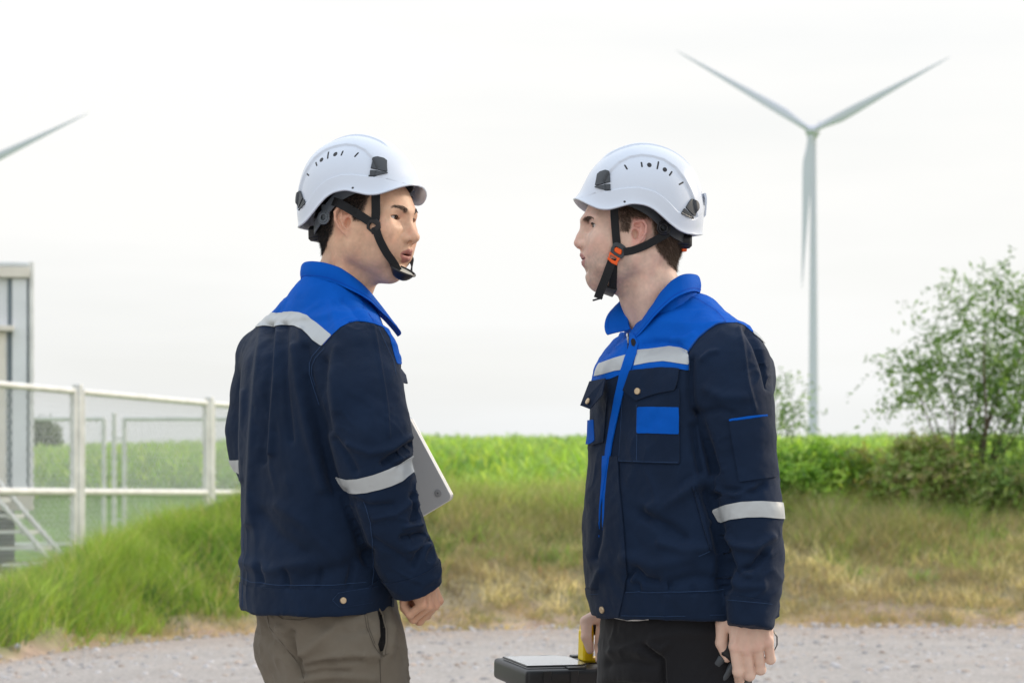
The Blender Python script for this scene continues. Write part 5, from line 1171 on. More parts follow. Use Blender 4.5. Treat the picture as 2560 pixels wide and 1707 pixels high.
    mb = MB(); a = np.linspace(-1, 1, 9); mb.tube([(.078 - .012 * t * t, t * .016, -.0375 - .002 * t * t - .003) for t in a], .003, 6); mb.xform(hp); mb.build('teeth', M_teeth, root, True)
    # ---- trousers
    g = Grid((-.60, 4.74, .06), (-.12, 5.24, .96), .005)
    rows = [(1600, 640, 905, 5.0, .95), (1540, 634, 926, 5.0, .95), (1480, 612, 926, 5.0, .92), (1430, 597, 916, 5.0, .88), (1395, 588, 910, 5.0, .86), (1350, 592, 900, 5.0, .86)]
    fn, lo, hi = torso_fn(rows, s, f); g.op(fn, lo, hi, .02)
    g.chain([P(818, 1490, 4.93), P(836, 1600, 4.93), (-.315, 4.93, .50), (-.33, 4.94, .10)], [.098, .086, .068, .060], k=.02)
    g.chain([P(690, 1480, 5.06), P(722, 1600, 5.06), (-.40, 5.08, .50), (-.42, 5.09, .10)], [.092, .084, .066, .060], k=.02)
    g.chain([P(742, 1535, 4.84), P(752, 1600, 4.84), P(770, 1700, 4.84)], [.010, .020, .02], k=.035, mode='s')
    V, Q = g.mesh(); V = smooth_v(V, Q, 2, .5); Nn = normals(V, Q)
    V = V + Nn * (.0022 * fbm(V, .05, 2, 4) + .0012 * fbm(V, .02, 2, 5))[:, None]
    V = crease(V, Nn, [([(598, 1420), (618, 1470), (668, 1515), (690, 1545)], 8, -6), ([(668, 1455), (676, 1490), (684, 1520)], 9, -9), ([(640, 1440), (672, 1462), (690, 1500)], 8, 5), ([(684, 1532), (740, 1520), (830, 1514)], 6, -3.5), ([(690, 1526), (760, 1508), (870, 1505)], 7, 3),
        ([(700, 1560), (780, 1552), (860, 1560)], 8, 3), ([(770, 1440), (730, 1475), (700, 1500)], 12, 4), ([(690, 1552), (740, 1541), (800, 1541)], 5, -3), ([(740, 1430), (790, 1450), (850, 1440)], 14, -3), ([(880, 1400), (884, 1450), (878, 1500)], 6, -7), ([(893, 1400), (905, 1450), (900, 1500)], 8, 3)])
    V = ridges(V, Nn, .035, .0040, (1, 1, 2.0), 321, roty(.5)); tr = link('trousers', mesh_np('trousers', V, Q), M_khaki, root); ts = Surf(V, Q)
    M_kst = mat('khaki_seam', (.075, .062, .046), .85); M_pocket_shade = mat('pocket_opening_shade', (.006, .005, .005), .9)
    for L, w_ in (([(836, 1402), (842, 1440), (858, 1480), (872, 1503), (874, 1568)], 1.4), ([(841, 1402), (847, 1440), (862, 1480), (876, 1503)], 1.0), ([(629, 1407), (650, 1420), (690, 1423), (745, 1410)], 1.6), ([(612, 1400), (620, 1440), (668, 1500), (690, 1528), (700, 1568)], 1.4), ([(876, 1505), (893, 1500)], 1.0)):
        seam_line('trouser_seam', ts, L, w_, M_kst, tr, .0004)
    ts.piece('pocket', [cut_poly([(866, 1400), (872, 1402), (884, 1425), (887, 1460), (884, 1490), (877, 1503), (868, 1480), (874, 1460), (872, 1425)]), cut_face], M_pocket_shade, tr, .0001, .0004)  # near-black sheet painting the shade inside the gaping pocket; no real opening
    seam_line('pocket_edge', ts, [(869, 1398), (880, 1415), (888, 1445), (888, 1475), (880, 1505)], 3.6, M_khaki, tr, .0008, .0022)
    shoe(root, (-.33, 4.94, 0), f); shoe(root, (-.42, 5.09, 0), f)
    # ---- helmet with straps
    hh = posed(rotz(rad(-27)) @ roty(rad(-1.5)), t + np.array([.003, 0, .001]))
    hr = helmet('white safety helmet on the left worker, black chin cup resting on his chin', hh, -1, 'A')
    hs = hp
    def S3(L): return np.array(L, float) * mm
    hug = (hV, hN)
    cupc = np.linalg.inv(R) @ (P(928, 622, 4.945) - t) / mm
    for sd in (-1, 1):
        strap('strap', [(57 - (sd > 0) * 16, sd * 78, 74), (57 - (sd > 0) * 14, sd * 75, 55), (57 - (sd > 0) * 8, sd * 70, 28), (56 - (sd > 0) * 6, sd * 68, 12)], [(0.2, sd, .1)] * 4, .0175, hr, hs, hug)
        strap('strap', [(-32, sd * 84, 46), (-12, sd * 83, 40), (22, sd * 76, 24), (50, sd * 66, 8)], [(0.05, sd, .15)] * 4, .0165, hr, hs, hug)
        strap('strap', [(56 - (sd > 0) * 6, sd * 62, 2), (62 - (sd > 0) * 16, sd * 54, -22), (70 - (sd > 0) * 20, sd * 40, -48), (cupc[0] - 10, sd * 30, cupc[2] + 10), (cupc[0] - 4, sd * 24, cupc[2] - 2)], [(.3, sd, 0), (.4, sd, 0), (.6, sd, 0), (.8, sd, 0), (.8, sd, 0)], .0155, hr, hs, hug)
    # six-sided slider at the junction
    for sd in (-1, 1):
        mb = MB(); c = np.array([55, sd * 70.5, 4]) * mm; ax_ = np.array([.98, 0, 0.]); up_ = np.array([0, sd * .10, .99]); nrm = np.array([.16, sd, -.1]); nrm /= np.linalg.norm(nrm); ex = np.cross(up_, nrm); ex /= np.linalg.norm(ex); ey = np.cross(nrm, ex)
        if ex[0] < 0: ex = -ex
        if ey[2] < 0: ey = -ey
        outer = [(-8, 13), (5, 13.5), (13, 7), (14, -4), (6, -14), (-2, -15), (-14, -6), (-14.5, 3)]; inner = [(-8, 5), (-6, 6.5), (4, 2), (5, 0), (-5, -7), (-8, -6), (-8.5, -2), (-8.6, 2)]
        def ring(h, sc=1.0, L=outer): return [c + (ex * a * sc + ey * b * sc) * mm + nrm * h for a, b in L]
        n = 8; V_ = ring(0) + ring(.0038) + ring(.0038, 1, inner) + ring(0, 1, inner) + ring(.0046, .86); F_ = []
        V_ = ring(0) + ring(.0032) + ring(.0046, .88) + ring(.0046, 1, inner) + ring(0.0005, 1, inner)
        for r_ in range(4):
            for i in range(n): F_.append((r_ * n + i, r_ * n + (i + 1) % n, (r_ + 1) * n + (i + 1) % n, (r_ + 1) * n + i))
        mb.add(np.array(V_), F_); mb.xform(hs); mb.build('strap_slider', M_black, hr)
        mb = MB(); mb.box(c + ex * -.0005 + ey * -.0135 + ex * .004, (.017, .006, .006), bev=.0015); mb.xform(hs); mb.build('strap_keeper', M_black, hr)
    # chin cup: a small oval dish hanging in front of the chin, cream inside
    c0 = P(925, 621, 4.932); e1 = np.array([.90, -.03, -.42]); e1 /= np.linalg.norm(e1); nn_ = np.array([.34, -.27, .88]); nn_ -= e1 * nn_.dot(e1); nn_ /= np.linalg.norm(nn_); e2 = np.cross(nn_, e1)
    def dish(a, b, dp, lift, rr): return [[c0 + e1 * a * r_ * math.cos(q) + e2 * b * r_ * math.sin(q) - nn_ * (dp * (1 - r_ ** 3) - lift) for q in np.linspace(0, 2 * np.pi, 33)[:-1]] for r_ in rr]
    rr = [.15, .4, .6, .75, .88, .96, 1.0]; o_ = dish(.0250, .0225, .0190, 0, rr); i_ = dish(.0225, .0200, .0120, 0, rr)
    mb = MB(); V_ = np.concatenate([np.concatenate(o_), np.concatenate(i_[::-1])]); m_ = 32; nr_ = len(rr) * 2
    mb.add(V_, [(r_ * m_ + i, r_ * m_ + (i + 1) % m_, (r_ + 1) * m_ + (i + 1) % m_, (r_ + 1) * m_ + i) for r_ in range(nr_ - 1) for i in range(m_)] + [tuple(range(m_)), tuple((nr_ - 1) * m_ + i for i in range(m_))]); cu = mb.build('chin_cup', M_black, hr, True)
    mb = MB(); rp_ = dish(.0255, .0230, 0, .0004, [1.0])[0]; mb.tube(rp_ + [rp_[0]], .0022, 8, False); mb.build('cup_rim', M_black, cu, True)
    i2 = dish(.0215, .0180, .0040, 0, [.02, .5, .8, 1.0]); mb = MB(); mb.add(np.concatenate(i2), [(r_ * m_ + i, r_ * m_ + (i + 1) % m_, (r_ + 1) * m_ + (i + 1) % m_, (r_ + 1) * m_ + i) for r_ in range(3) for i in range(m_)] + [tuple(range(m_))]); pad = mb.build('cup_pad', M_white_foam, cu, True)
    for aa_, bb_ in ((-.012, -.004), (-.003, -.005), (.006, -.006), (.013, -.003)):
        mb = MB(); cc_ = c0 + e1 * aa_ + e2 * bb_ - nn_ * .0035; mb.tube([cc_, cc_ + nn_ * .0006], .0013, 8); mb.build('cup_hole', M_black, pad)
    # ---- laptop
    lp = empty('laptop', P(1000, 1100, 5.2)); tag(lp, 'silver laptop held closed under the arm of the worker on the left', 'laptop')
    c1_, c2_ = P(941, 952, 5.19), P(1043, 1143, 5.17); E = c2_ - c1_; el = np.linalg.norm(E); E = E / el; Ld = P(968, 1187, 5.20) - c2_; Ld = Ld - E * Ld.dot(E); Ld /= np.linalg.norm(Ld); nrm = np.cross(E, Ld); nrm *= -np.sign(nrm[1])
    LL = .315; r = .011; cs = []
    for (x0, y0, a0) in ((r, r, 180), (el - r, r, 270), (el - r, LL - r, 0), (r, LL - r, 90)):
        for a in np.linspace(a0, a0 + 90, 7): cs.append((x0 + r * math.cos(rad(a)), y0 + r * math.sin(rad(a))))
    cs = np.array(cs); n = len(cs); cc = cs.mean(0)
    M_alu = mat('silver_aluminium', (.60, .60, .59), .42, metal=.1); M_key = mat('laptop_lid_edge', (.62, .62, .62), .3, metal=.7); M_rub = mat('grey_rubber', (.33, .33, .33), .6)
    def slab(z0, z1, sc0=1): 
        out_ = []
        for z_, sc in ((z0, .994), (z0 + .0012, 1), (z1 - .0012, 1), (z1, .994)):
            q = cc + (cs - cc) * sc; out_.append(c1_ + np.outer(q[:, 0], E) + np.outer(q[:, 1], Ld) + nrm * z_)
        F = [(i + k_ * n, (i + 1) % n + k_ * n, (i + 1) % n + (k_ + 1) * n, i + (k_ + 1) * n) for k_ in range(3) for i in range(n)]; F.append(tuple(range(n))[::-1]); F.append(tuple(3 * n + i for i in range(n))); return np.concatenate(out_), F
    mb = MB(); mb.add(*slab(0, .0095)); mb.build('base', M_alu, lp, False); mb = MB(); mb.add(*slab(-.0060, -.0006)); mb.build('lid', M_key, lp, False)
    for (a, b) in ((el - .024, .022), (.024, .022), (el - .024, LL - .022), (.024, LL - .022)):
        mb = MB(); c = c1_ + E * a + Ld * b; mb.tube([c + nrm * .0092, c + nrm * .0108, c + nrm * .0112], [.0080, .0080, .007], 20); fo = mb.build('rubber_foot', M_rub, lp, True)
        mb = MB(); mb.tube([c + nrm * .0110, c + nrm * .0116], [.0014, .0012], 8); mb.build('foot_screw', M_black, fo, True)
    mb = MB(); c = c1_ + E * .010 + Ld * .008; mb.tube([c + nrm * .0095, c + nrm * .0100], .0016, 8); mb.build('screw', M_black, lp, True)
build_A()
# ---------------------------------------------------------------- the worker on the right, turned half towards the viewer
def build_B():
    root = empty('person', (.32, 5.0, 0)); tag(root, 'worker facing left in open navy and blue jacket with black trousers, carrying a tool box', 'person', 'two workers facing each other')
    k = dict(wide=.98, brow=.001, socket=.001, nose=-.001, nosez=.002, bridge=.003, nosew=.98, open=.0038, slant=0, lip=.82, mouth=.0018, mouthz=.006, ear=1.0, earred=1.15,
             skin=(.69, .48, .38), lipcol=(.44, .21, .19), hair=(.070, .048, .035), haircol=(.105, .070, .048), browcol=(.085, .058, .042), browt=1.1, browz=.0385, beard=.72, red=1.0,
             gaze=(1, .0, -.02), iris=(.06, .065, .05), scalp=.62, hairlen=.0125, chin=-.004, chinz=.003, eyez=.006, tip=.9, lash=1.3)
    ear = P(1451.3, 546.3, 4.925); t = ear + np.array([.0, .075, 0]); Rh = rotz(rad(186)); hp = posed(Rh, t)
    hV, hQ = head_mesh(k); hN = normals(hV, hQ); hC = head_color(hV, hN, k)
    f, s = np.array([-.83, -.55]), np.array([.55, -.83])
    near = [P(1682, 838, 4.86), P(1686, 920, 4.85), P(1697, 1000, 4.845), P(1710, 1100, 4.84), P(1720, 1180, 4.83), P(1727, 1270, 4.82), P(1728, 1340, 4.81), P(1721, 1438, 4.80)]
    nr = [.068, .0700, .0655, .0605, .0570, .0530, .0475, .0405]
    far = [P(1455, 838, 5.14), P(1445, 980, 5.17), P(1440, 1100, 5.20), P(1435, 1250, 5.26), P(1412, 1370, 5.33), P(1404, 1392, 5.34)]
    fr_ = [.058, .062, .060, .052, .042, .040]
    rows = [(1425, 1373, 1765, 5.0, .80), (1370, 1361, 1769, 5.0, .80), (1290, 1350, 1765, 5.0, .80), (1200, 1348, 1759, 5.0, .80), (1120, 1353, 1755, 5.0, .79), (1040, 1363, 1757, 5.0, .78), (960, 1365, 1759, 5.0, .78), (890, 1367, 1761, 5.0, .76), (830, 1379, 1751, 5.0, .70), (790, 1432, 1708, 5.0, .58), (768, 1467, 1683, 5.0, .46)]
    T_ = torso_fn(rows, s, f)
    cones = [(P(1592, 742, 4.99), .054, P(1678, 830, 4.88), .066), (P(1562, 782, 5.02), .050, P(1450, 850, 5.12), .056), (P(1550, 800, 5.0), .054, P(1560, 860, 5.0), .09), (P(1605, 742, 5.04), .048, P(1690, 860, 5.03), .075), (P(1486, 792, 4.96), .038, P(1450, 860, 4.95), .06), (P(1548, 772, 4.955), .044, P(1605, 812, 4.93), .055)]
    hem_p = [P(1385, 1417, 4.90), P(1560, 1422, 4.84), P(1775, 1400, 5.05)]; hn = np.array([0, -.01, 1.]); hp0 = P(1500, 1421, 4.87)
    g = jacket_mesh((.10, 4.66, .85), (.545, 5.42, 1.62), T_, cones, [(near, nr, .022), (far, fr_, .02)], (hp0, hn))
    V, Q = g.mesh(); V = smooth_v(V, Q, 3, .5); Nn = normals(V, Q)
    q = V.copy(); q[:, 2] *= .35; D = .0055 * fbm(q, .075, 2, 13) + .0016 * fbm(V, .035, 2, 16) + .0013 * fbm(V @ rotx(-.6), .018, 2, 18)
    V = V + Nn * D[:, None]; Nn = normals(V, Q)
    arm_ = sstep(P(1600, 900, 4.9)[0], P(1650, 900, 4.9)[0], V[:, 0])[:, None] * (V[:, 1:2] < 4.95)
    Va = ridges(V, Nn, .042, .0042, (1, 1, 2.2), 401, rotx(.3) @ roty(-.5)); Vt = ridges(V, Nn, .060, .0042, (1.2, 1.2, .5), 411, roty(-.5)); V = Va * arm_ + Vt * (1 - arm_); Nn = normals(V, Q)
    c5 = lambda L: [(a / 2.942 + 1286.3, b / 2.942 + 606.4) for a, b in L]
    c6 = lambda L: [(a / 3.0094 + 1102.5, b / 3.0094 + 1047.4) for a, b in L]
    V = crease(V, Nn, [
        (c5([(885, 640), (880, 760), (885, 900), (910, 1000)]), 9, -6), (c5([(1210, 430), (1240, 560), (1270, 800), (1320, 980)]), 4, 2), (c5([(1260, 430), (1330, 560), (1380, 700), (1410, 830)]), 7, -6), (c5([(960, 640), (1010, 600), (1060, 590)]), 6, 3),
        (c5([(920, 1000), (960, 1130), (1010, 1290), (1040, 1400)]), 10, -8), (c5([(900, 1100), (920, 1250), (950, 1400)]), 8, -7), (c5([(560, 540), (700, 520), (800, 540), (860, 590)]), 6, -3.5), (c5([(760, 520), (850, 510), (900, 480)]), 6, 3),
        (c5([(380, 560), (420, 480)]), 5, 3), (c5([(330, 600), (400, 500)]), 4, -2.5), (c5([(960, 1010), (1080, 980), (1160, 1010)]), 9, -3), (c5([(1000, 850), (1100, 900), (1250, 900)]), 12, 3),
        (c6([(1120, 400), (1260, 470), (1400, 560)]), 14, -6), (c6([(1180, 380), (1350, 280), (1480, 200)]), 16, 6), (c6([(1150, 420), (1350, 250), (1450, 150)]), 10, -3), (c6([(1030, 830), (1080, 780), (1140, 850), (1220, 860)]), 8, -5), (c6([(1060, 850), (1070, 820)]), 6, 4), (c6([(1030, 700), (1200, 760), (1450, 700)]), 16, 4),
        (c6([(1560, 250), (1620, 450), (1690, 700), (1690, 900)]), 14, -9), (c6([(1300, 880), (1500, 830), (1640, 850)]), 12, -4), (c6([(1250, 600), (1400, 640), (1560, 640)]), 12, 4),
        (c6([(1620, 270), (1720, 240), (1880, 240), (1960, 200)]), 8, -4), (c6([(1630, 240), (1760, 270), (1900, 210)]), 6, 4), (c6([(1700, 560), (1760, 620), (1900, 640), (2020, 560)]), 9, 5), (c6([(1710, 740), (1780, 800), (1880, 760), (1960, 680)]), 9, -7), (c6([(1760, 780), (1860, 820)]), 7, 4), (c6([(1720, 860), (1800, 900), (1950, 900)]), 10, 3),
        (c6([(800, 700), (830, 600), (840, 500)]), 8, -4), (c6([(790, 900), (830, 800)]), 9, 4), (c6([(1100, 930), (1090, 890)]), 6, -3), (c6([(1300, 940), (1310, 900)]), 7, -3), (c6([(1480, 935), (1470, 895)]), 7, -3)])
    jk = link('jacket', mesh_np('jacket', V, Q), M_navy, root); sf = Surf(V, Q)
    arm_seam = c5([(1120, 400), (1060, 410), (1000, 450), (940, 500), (900, 550), (868, 600), (866, 720)])
    sf.piece('yoke', [cut_poly(c5([(1120, 398), (1060, 408), (1000, 448), (940, 498), (900, 548), (867, 598), (867, 720), (780, 705), (700, 700), (600, 708), (490, 722), (440, 740), (410, 745), (340, 775), (208, 797), (120, 800), (200, 500), (300, 300), (700, 0), (1000, 0), (1330, 470), (1300, 462), (1240, 412), (1200, 397)]))], M_blue, jk, .0004, .0010)
    sf.piece('reflective_stripe', [cut_poly(c5([(520, 585), (600, 578), (740, 560), (820, 572), (866, 585), (868, 682), (800, 672), (700, 658), (600, 668), (500, 687)])), cut_face], M_tape, jk, .0012, .0012)
    sf.piece('reflective_stripe', [cut_poly(c5([(450, 615), (360, 640), (290, 665), (235, 688), (180, 700), (180, 772), (218, 762), (290, 745), (370, 722), (420, 716)])), lambda V_, N_: N_[:, 1] - .5, cut_y(None, 5.02)], M_tape, jk, .0012, .0012)
    sf.piece('reflective_stripe', [cut_poly(c5([(1300, 455), (1330, 465), (1405, 540), (1400, 560), (1350, 508), (1308, 474)]))], M_tape, jk, .0012, .0012)
    sf.piece('reflective_band', [cut_poly(c6([(1600, 372), (1620, 366), (1700, 335), (1810, 315), (1950, 310), (2120, 322), (2120, 434), (2083, 432), (1950, 420), (1850, 422), (1740, 435), (1652, 463), (1635, 430)])), cut_y(None, 4.935)], M_tape, jk, .0010, .0012)
    # front flap with the blue facing that shows where it hangs open
    cf = lambda V_, N_: N_[:, 1] - .3
    sf.piece('placket', [cut_poly(c6([(905, 0), (962, 0), (972, 200), (1000, 500), (1020, 800), (1008, 920), (968, 1108), (810, 1112), (832, 950), (836, 560), (850, 350), (880, 150)])), cf, cut_y(None, 4.99)], M_navy_piece, jk, .0016, .0030)
    sf.piece('placket_facing', [cut_poly(c5([(528, 540), (520, 610), (488, 700), (462, 780), (440, 850), (400, 1020), (362, 1200), (332, 1400), (316, 1568), (310, 1700), (298, 1830), (300, 1568), (305, 1400), (320, 1250), (350, 1060), (375, 900), (410, 740), (440, 640), (470, 560), (480, 470), (500, 470)])), cf, cut_y(None, 4.99)], M_blue, jk, .0020, .0028)
    sf.piece('placket_facing', [cut_poly(c6([(862, 0), (858, 150), (842, 350), (833, 560), (837, 560), (848, 350), (879, 150), (903, 0)])), cf, cut_y(None, 4.99)], M_blue, jk, .0040, .0022)
    sf.piece('zip', [cut_poly(c5([(458, 440), (478, 440), (480, 540), (468, 600), (450, 640), (440, 660), (455, 600), (462, 540)])), cf, cut_y(None, 4.97)], M_black_cloth, jk, .0018, .0016)
    sf.piece('zip_pull', [cut_poly(c5([(459, 448), (470, 448), (472, 545), (462, 550)])), cf, cut_y(None, 4.97)], M_steel, jk, .0040, .0016)
    sf.piece('buttonhole', [cut_poly(c5([(498, 512), (512, 520), (516, 545), (504, 572), (488, 560), (485, 530)])), cf, cut_y(None, 4.97)], M_black_cloth, jk, .0050, .0006)
    # breast pockets
    pk = sf.piece('pocket', [cut_poly(c5([(440, 842), (808, 842), (810, 1350), (402, 1336), (415, 1150)])), cf, cut_y(None, 4.97)], M_navy_piece, jk, .0012, .0020)
    sf.piece('blue_panel', [cut_poly(c5([(530, 965), (804, 968), (806, 1148), (528, 1142)])), cf, cut_y(None, 4.97)], M_blue, pk, .0034, .0010)
    fp = sf.piece('pocket_flap', [cut_poly(c5([(478, 724), (600, 712), (700, 704), (812, 710), (800, 780), (783, 852), (700, 868), (640, 882), (525, 925), (470, 880), (436, 850)])), cf, cut_y(None, 4.97)], M_navy_piece, jk, .0045, .0025)
    snap(fp, *c5([(537, 861)])[0], sf, .0064, ymax=4.97, off=.0065)
    sf.piece('pocket', [cut_poly(c5([(188, 960), (300, 900), (330, 860), (300, 1200), (215, 1225), (205, 1215)])), lambda V_, N_: N_[:, 1] - .3, cut_y(None, 5.0)], M_navy_piece, jk, .0012, .0020)
    sf.piece('blue_panel', [cut_poly(c5([(185, 1057), (237, 1050), (243, 1195), (212, 1218), (180, 1218)])), lambda V_, N_: N_[:, 1] - .6], M_blue, jk, .0034, .0010)
    mb = MB(); e = [P(*c5([q])[0], Y) for q, Y in (((318, 772), 4.90), ((212, 792), 4.95), ((150, 955), 4.94), ((215, 980), 4.915), ((296, 885), 4.89))]
    off = np.array([-.6, -.8, 0]) * .006; A_ = np.array(e) + off * .6; B_ = A_ + off * .6; mb.add(np.concatenate([A_, B_]), [(0, 1, 2, 3, 4), (9, 8, 7, 6, 5)] + [(i, i + 5, (i + 1) % 5 + 5, (i + 1) % 5) for i in range(5)]); fl = mb.build('pocket_flap', M_navy_piece, jk)
    n_ = np.cross(A_[1] - A_[0], A_[2] - A_[0]); n_ /= np.linalg.norm(n_); n_ *= -np.sign(n_[1]); c = P(*c5([(197, 931)])[0], 4.915); c = c + (B_[2] - c) @ n_ * n_; mb = MB(); mb.tube([c, c + n_ * .002, c + n_ * .0025], [.0060, .0060, .004], 18); mb.build('snap_button', M_brass, fl, True)
    # sleeve pocket
    sp = sf.piece('sleeve_pocket', [cut_poly(c5([(1145, 1062), (1392, 1024), (1425, 1200), (1462, 1436), (1340, 1452), (1213, 1471), (1175, 1260)])), cut_y(None, 4.845), cut_face], M_navy_piece, jk, .0012, .0030)
    sf.piece('pocket_piping', [cut_poly(c5([(1143, 1052), (1270, 1026), (1391, 1015), (1393, 1031), (1275, 1046), (1147, 1067)])), cut_y(None, 4.90)], M_blue, sp, .0024, .0018)
    # waistband, cuffs
    far_a = lambda V_, N_: np.where((V_[:, 0] > P(1660, 1400, 4.85)[0]) & (V_[:, 1] < 4.875), 1., -1.)
    wb = sf.piece('waistband', [lambda V_, N_: (V_ - hp0) @ hn - .0515, lambda V_, N_: -(V_ - hp0) @ hn + .0004, far_a], M_navy_piece, jk, .0003, .0014)
    cd = near[-1] - near[-2]; cd /= np.linalg.norm(cd)
    sf.piece('cuff', [lambda V_, N_: np.where((np.linalg.norm(V_ - near[-1], axis=1) < .10) & (V_[:, 1] < 4.90), -1., 1.), lambda V_, N_: -((V_ - near[-1]) @ (cd + np.array([-.10, 0, 0])) + .049), lambda V_, N_: (V_ - near[-1]) @ cd - .002], M_navy_piece, jk, .0003, .0016)
    snap(wb, *c6([(863, 1059)])[0], sf, .0068, ymax=4.97, off=.0042)
    for L, w_ in ((arm_seam, 1.2), (c5([(880, 225), (940, 250), (1050, 320), (1120, 396)]), 1.2), (c5([(525, 950), (525, 1328)]), 1.1), (c5([(1150, 1068), (1180, 1260), (1218, 1464), (1340, 1446), (1455, 1430), (1420, 1200), (1388, 1030)]), 1.1), (c5([(483, 735), (600, 722), (700, 714), (803, 720)]), .9), (c5([(445, 852), (475, 876), (526, 916), (640, 873), (775, 846)]), 1.0), (c5([(783, 975), (783, 1140)]), .9), 
                  (c6([(1015, 938), (1300, 940), (1500, 932), (1690, 926)]), 1.0), (c6([(985, 1098), (1300, 1104), (1690, 1092)]), .8), (c6([(760, 950), (830, 948)]), 1.0), (c6([(1715, 990), (1860, 1003), (2012, 1018)]), 1.0),
                  (c6([(855, 560), (852, 950), (838, 1100)]), 1.0), (c5([(430, 860), (415, 1150), (405, 1330), (800, 1342)]), .9), (c6([(1000, 1100), (1010, 1100)]), .8)):
        seam_line('stitching', sf, L, w_, M_bstitch if L[0][1] < 760 and L is not arm_seam else M_stitch, jk, .0030)
    sf.piece('welt_pocket', [cut_poly(c6([(1462, 196), (1478, 200), (1545, 420), (1600, 645), (1588, 655), (1525, 430)])), cut_face, cut_y(None, 4.93)], M_navy_piece, jk, .0004, .0032)
    seam_line('stitching', sf, c6([(1510, 690), (1590, 655)]), 1.2, M_stitch, jk, .001)
    C = P(1516, 700, 5.0); zb = P(0, 634, 5.03)[2]; zf = P(0, 752, 4.93)[2]
    collar(jk, M_blue, (C[0], C[1]), f, s, zb, zf, r=.069, hb=.035, tip=(.004, .024), wing=.014, front_gap=.13, pw=4.3, far_hb=.6, squeeze=.10)
    # hands
    h1, q1, c1 = hand_mesh(P(1727, 1355, 4.808), (-.01, .06, -1), (-.05, -1, 0), -1, [(10, 40, 30), (18, 84, 50), (22, 92, 55), (24, 92, 50)], [(.84, .62, -.18), (.97, .04, -.12), (.90, -.34, -.10)], 1.13, spread=(-9, -9, -9, -9))
    h2, q2, c2 = hand_mesh(P(1410, 1380, 5.405), (-.04, -.03, -1), (-.10, 1, .06), 1, [(58, 88, 55), (60, 90, 55), (62, 90, 55), (64, 90, 55)], [(.52, .95, -.35), (.97, .0, -.35), (.92, -.32, .05)], 1.04)
    g = Grid((.08, 4.7, .02), (.56, 5.42, 1.58), .010)
    g.chain([P(1535, 740, 5.0), P(1540, 800, 5.0), P(1560, 860, 5.0), P(1560, 1330, 5.0)], [.045, .05, .09, .10], k=.03); g.chain(near[:7], [.034] * 4 + [.028, .022, .020], k=.02); g.chain(far[:5], [.034] * 4 + [.024], k=.02)
    g.chain([P(1610, 1350, 4.95), P(1610, 1568, 4.93), (.35, 4.93, .1)], [.06, .06, .04], k=.03); g.chain([P(1480, 1350, 5.06), P(1470, 1568, 5.06), (.24, 5.02, .1)], [.06, .06, .04], k=.03)
    v3, q3 = g.mesh(); sk = np.array(k['skin'])
    Vb = [hp(hV), h1, h2, v3]; Qb = [hQ, q1, q2, q3]; Cb = [hC, c1 * sk, c2 * sk, np.tile(sk, (len(v3), 1))]; o = 0; QQ = []
    for a, b in zip(Vb, Qb): QQ.append(b + o); o += len(a)
    me = mesh_np('body', np.concatenate(Vb), np.concatenate(QQ)); set_col(me, np.concatenate(Cb)); link('body', me, M_skin, root)
    face_extras(root, hp, k, hV, q2t(hQ), hN)
    mb = MB(); a = np.linspace(-1, 1, 9); mb.tube([(.083 - .012 * t * t, t * .016, -.0395 - .002 * t * t) for t in a], .0032, 6); mb.xform(hp); mb.build('teeth', M_teeth, root, True)
    # trousers
    g = Grid((.10, 4.72, .06), (.56, 5.26, .96), .005)
    rows = [(1560, 1388, 1712, 5.0, .9), (1500, 1388, 1725, 5.0, .88), (1440, 1388, 1738, 5.0, .84), (1380, 1392, 1740, 5.0, .84), (1350, 1396, 1735, 5.0, .84)]
    fn, lo, hi = torso_fn(rows, s, f); g.op(fn, lo, hi, .02)
    g.chain([P(1622, 1500, 4.93), P(1616, 1600, 4.92), (.345, 4.92, .50), (.35, 4.93, .10)], [.088, .082, .066, .060], k=.02)
    g.chain([P(1475, 1500, 5.03), P(1466, 1600, 5.03), (.235, 5.00, .50), (.24, 5.0, .10)], [.082, .078, .064, .058], k=.02)
    V, Q = g.mesh(); V = smooth_v(V, Q, 2, .5); Nn = normals(V, Q); V = V + Nn * (.0020 * fbm(V, .05, 2, 24) + .0012 * fbm(V, .02, 2, 25))[:, None]
    V = crease(V, Nn, [(c6([(1140, 1310), (1200, 1370), (1265, 1410), (1272, 1568)]), 7, -7), (c6([(1140, 1300), (1250, 1340), (1300, 1300)]), 7, 4), (c6([(900, 1350), (1000, 1330), (1100, 1350)]), 9, 3), (c6([(900, 1430), (1050, 1410), (1200, 1450)]), 9, -3), (c6([(1290, 1400), (1300, 1568)]), 8, 3), (c6([(1200, 1250), (1400, 1220), (1650, 1230)]), 12, 3)])
    V = ridges(V, Nn, .035, .0035, (1, 1, 1.8), 421, roty(-.4)); tr = link('trousers', mesh_np('trousers', V, Q), M_black_cloth, root)
    ts = Surf(V, Q); ts.piece('shirt_hem', [cut_poly(c6([(915, 1080), (1200, 1080), (1170, 1132), (1120, 1138), (1040, 1138), (960, 1124), (925, 1112)])), cut_face], M_white_cloth, root, .004, .003)
    shoe(root, (.35, 4.93, 0), f); shoe(root, (.24, 5.0, 0), f)
    # helmet and straps
    hh = posed(Rh @ rotx(rad(-4)), t + np.array([0, 0, .005])); hr = helmet('white safety helmet on the right worker, orange buckle on its chin strap', hh, 1, 'B')
    hug = (hV, hN)
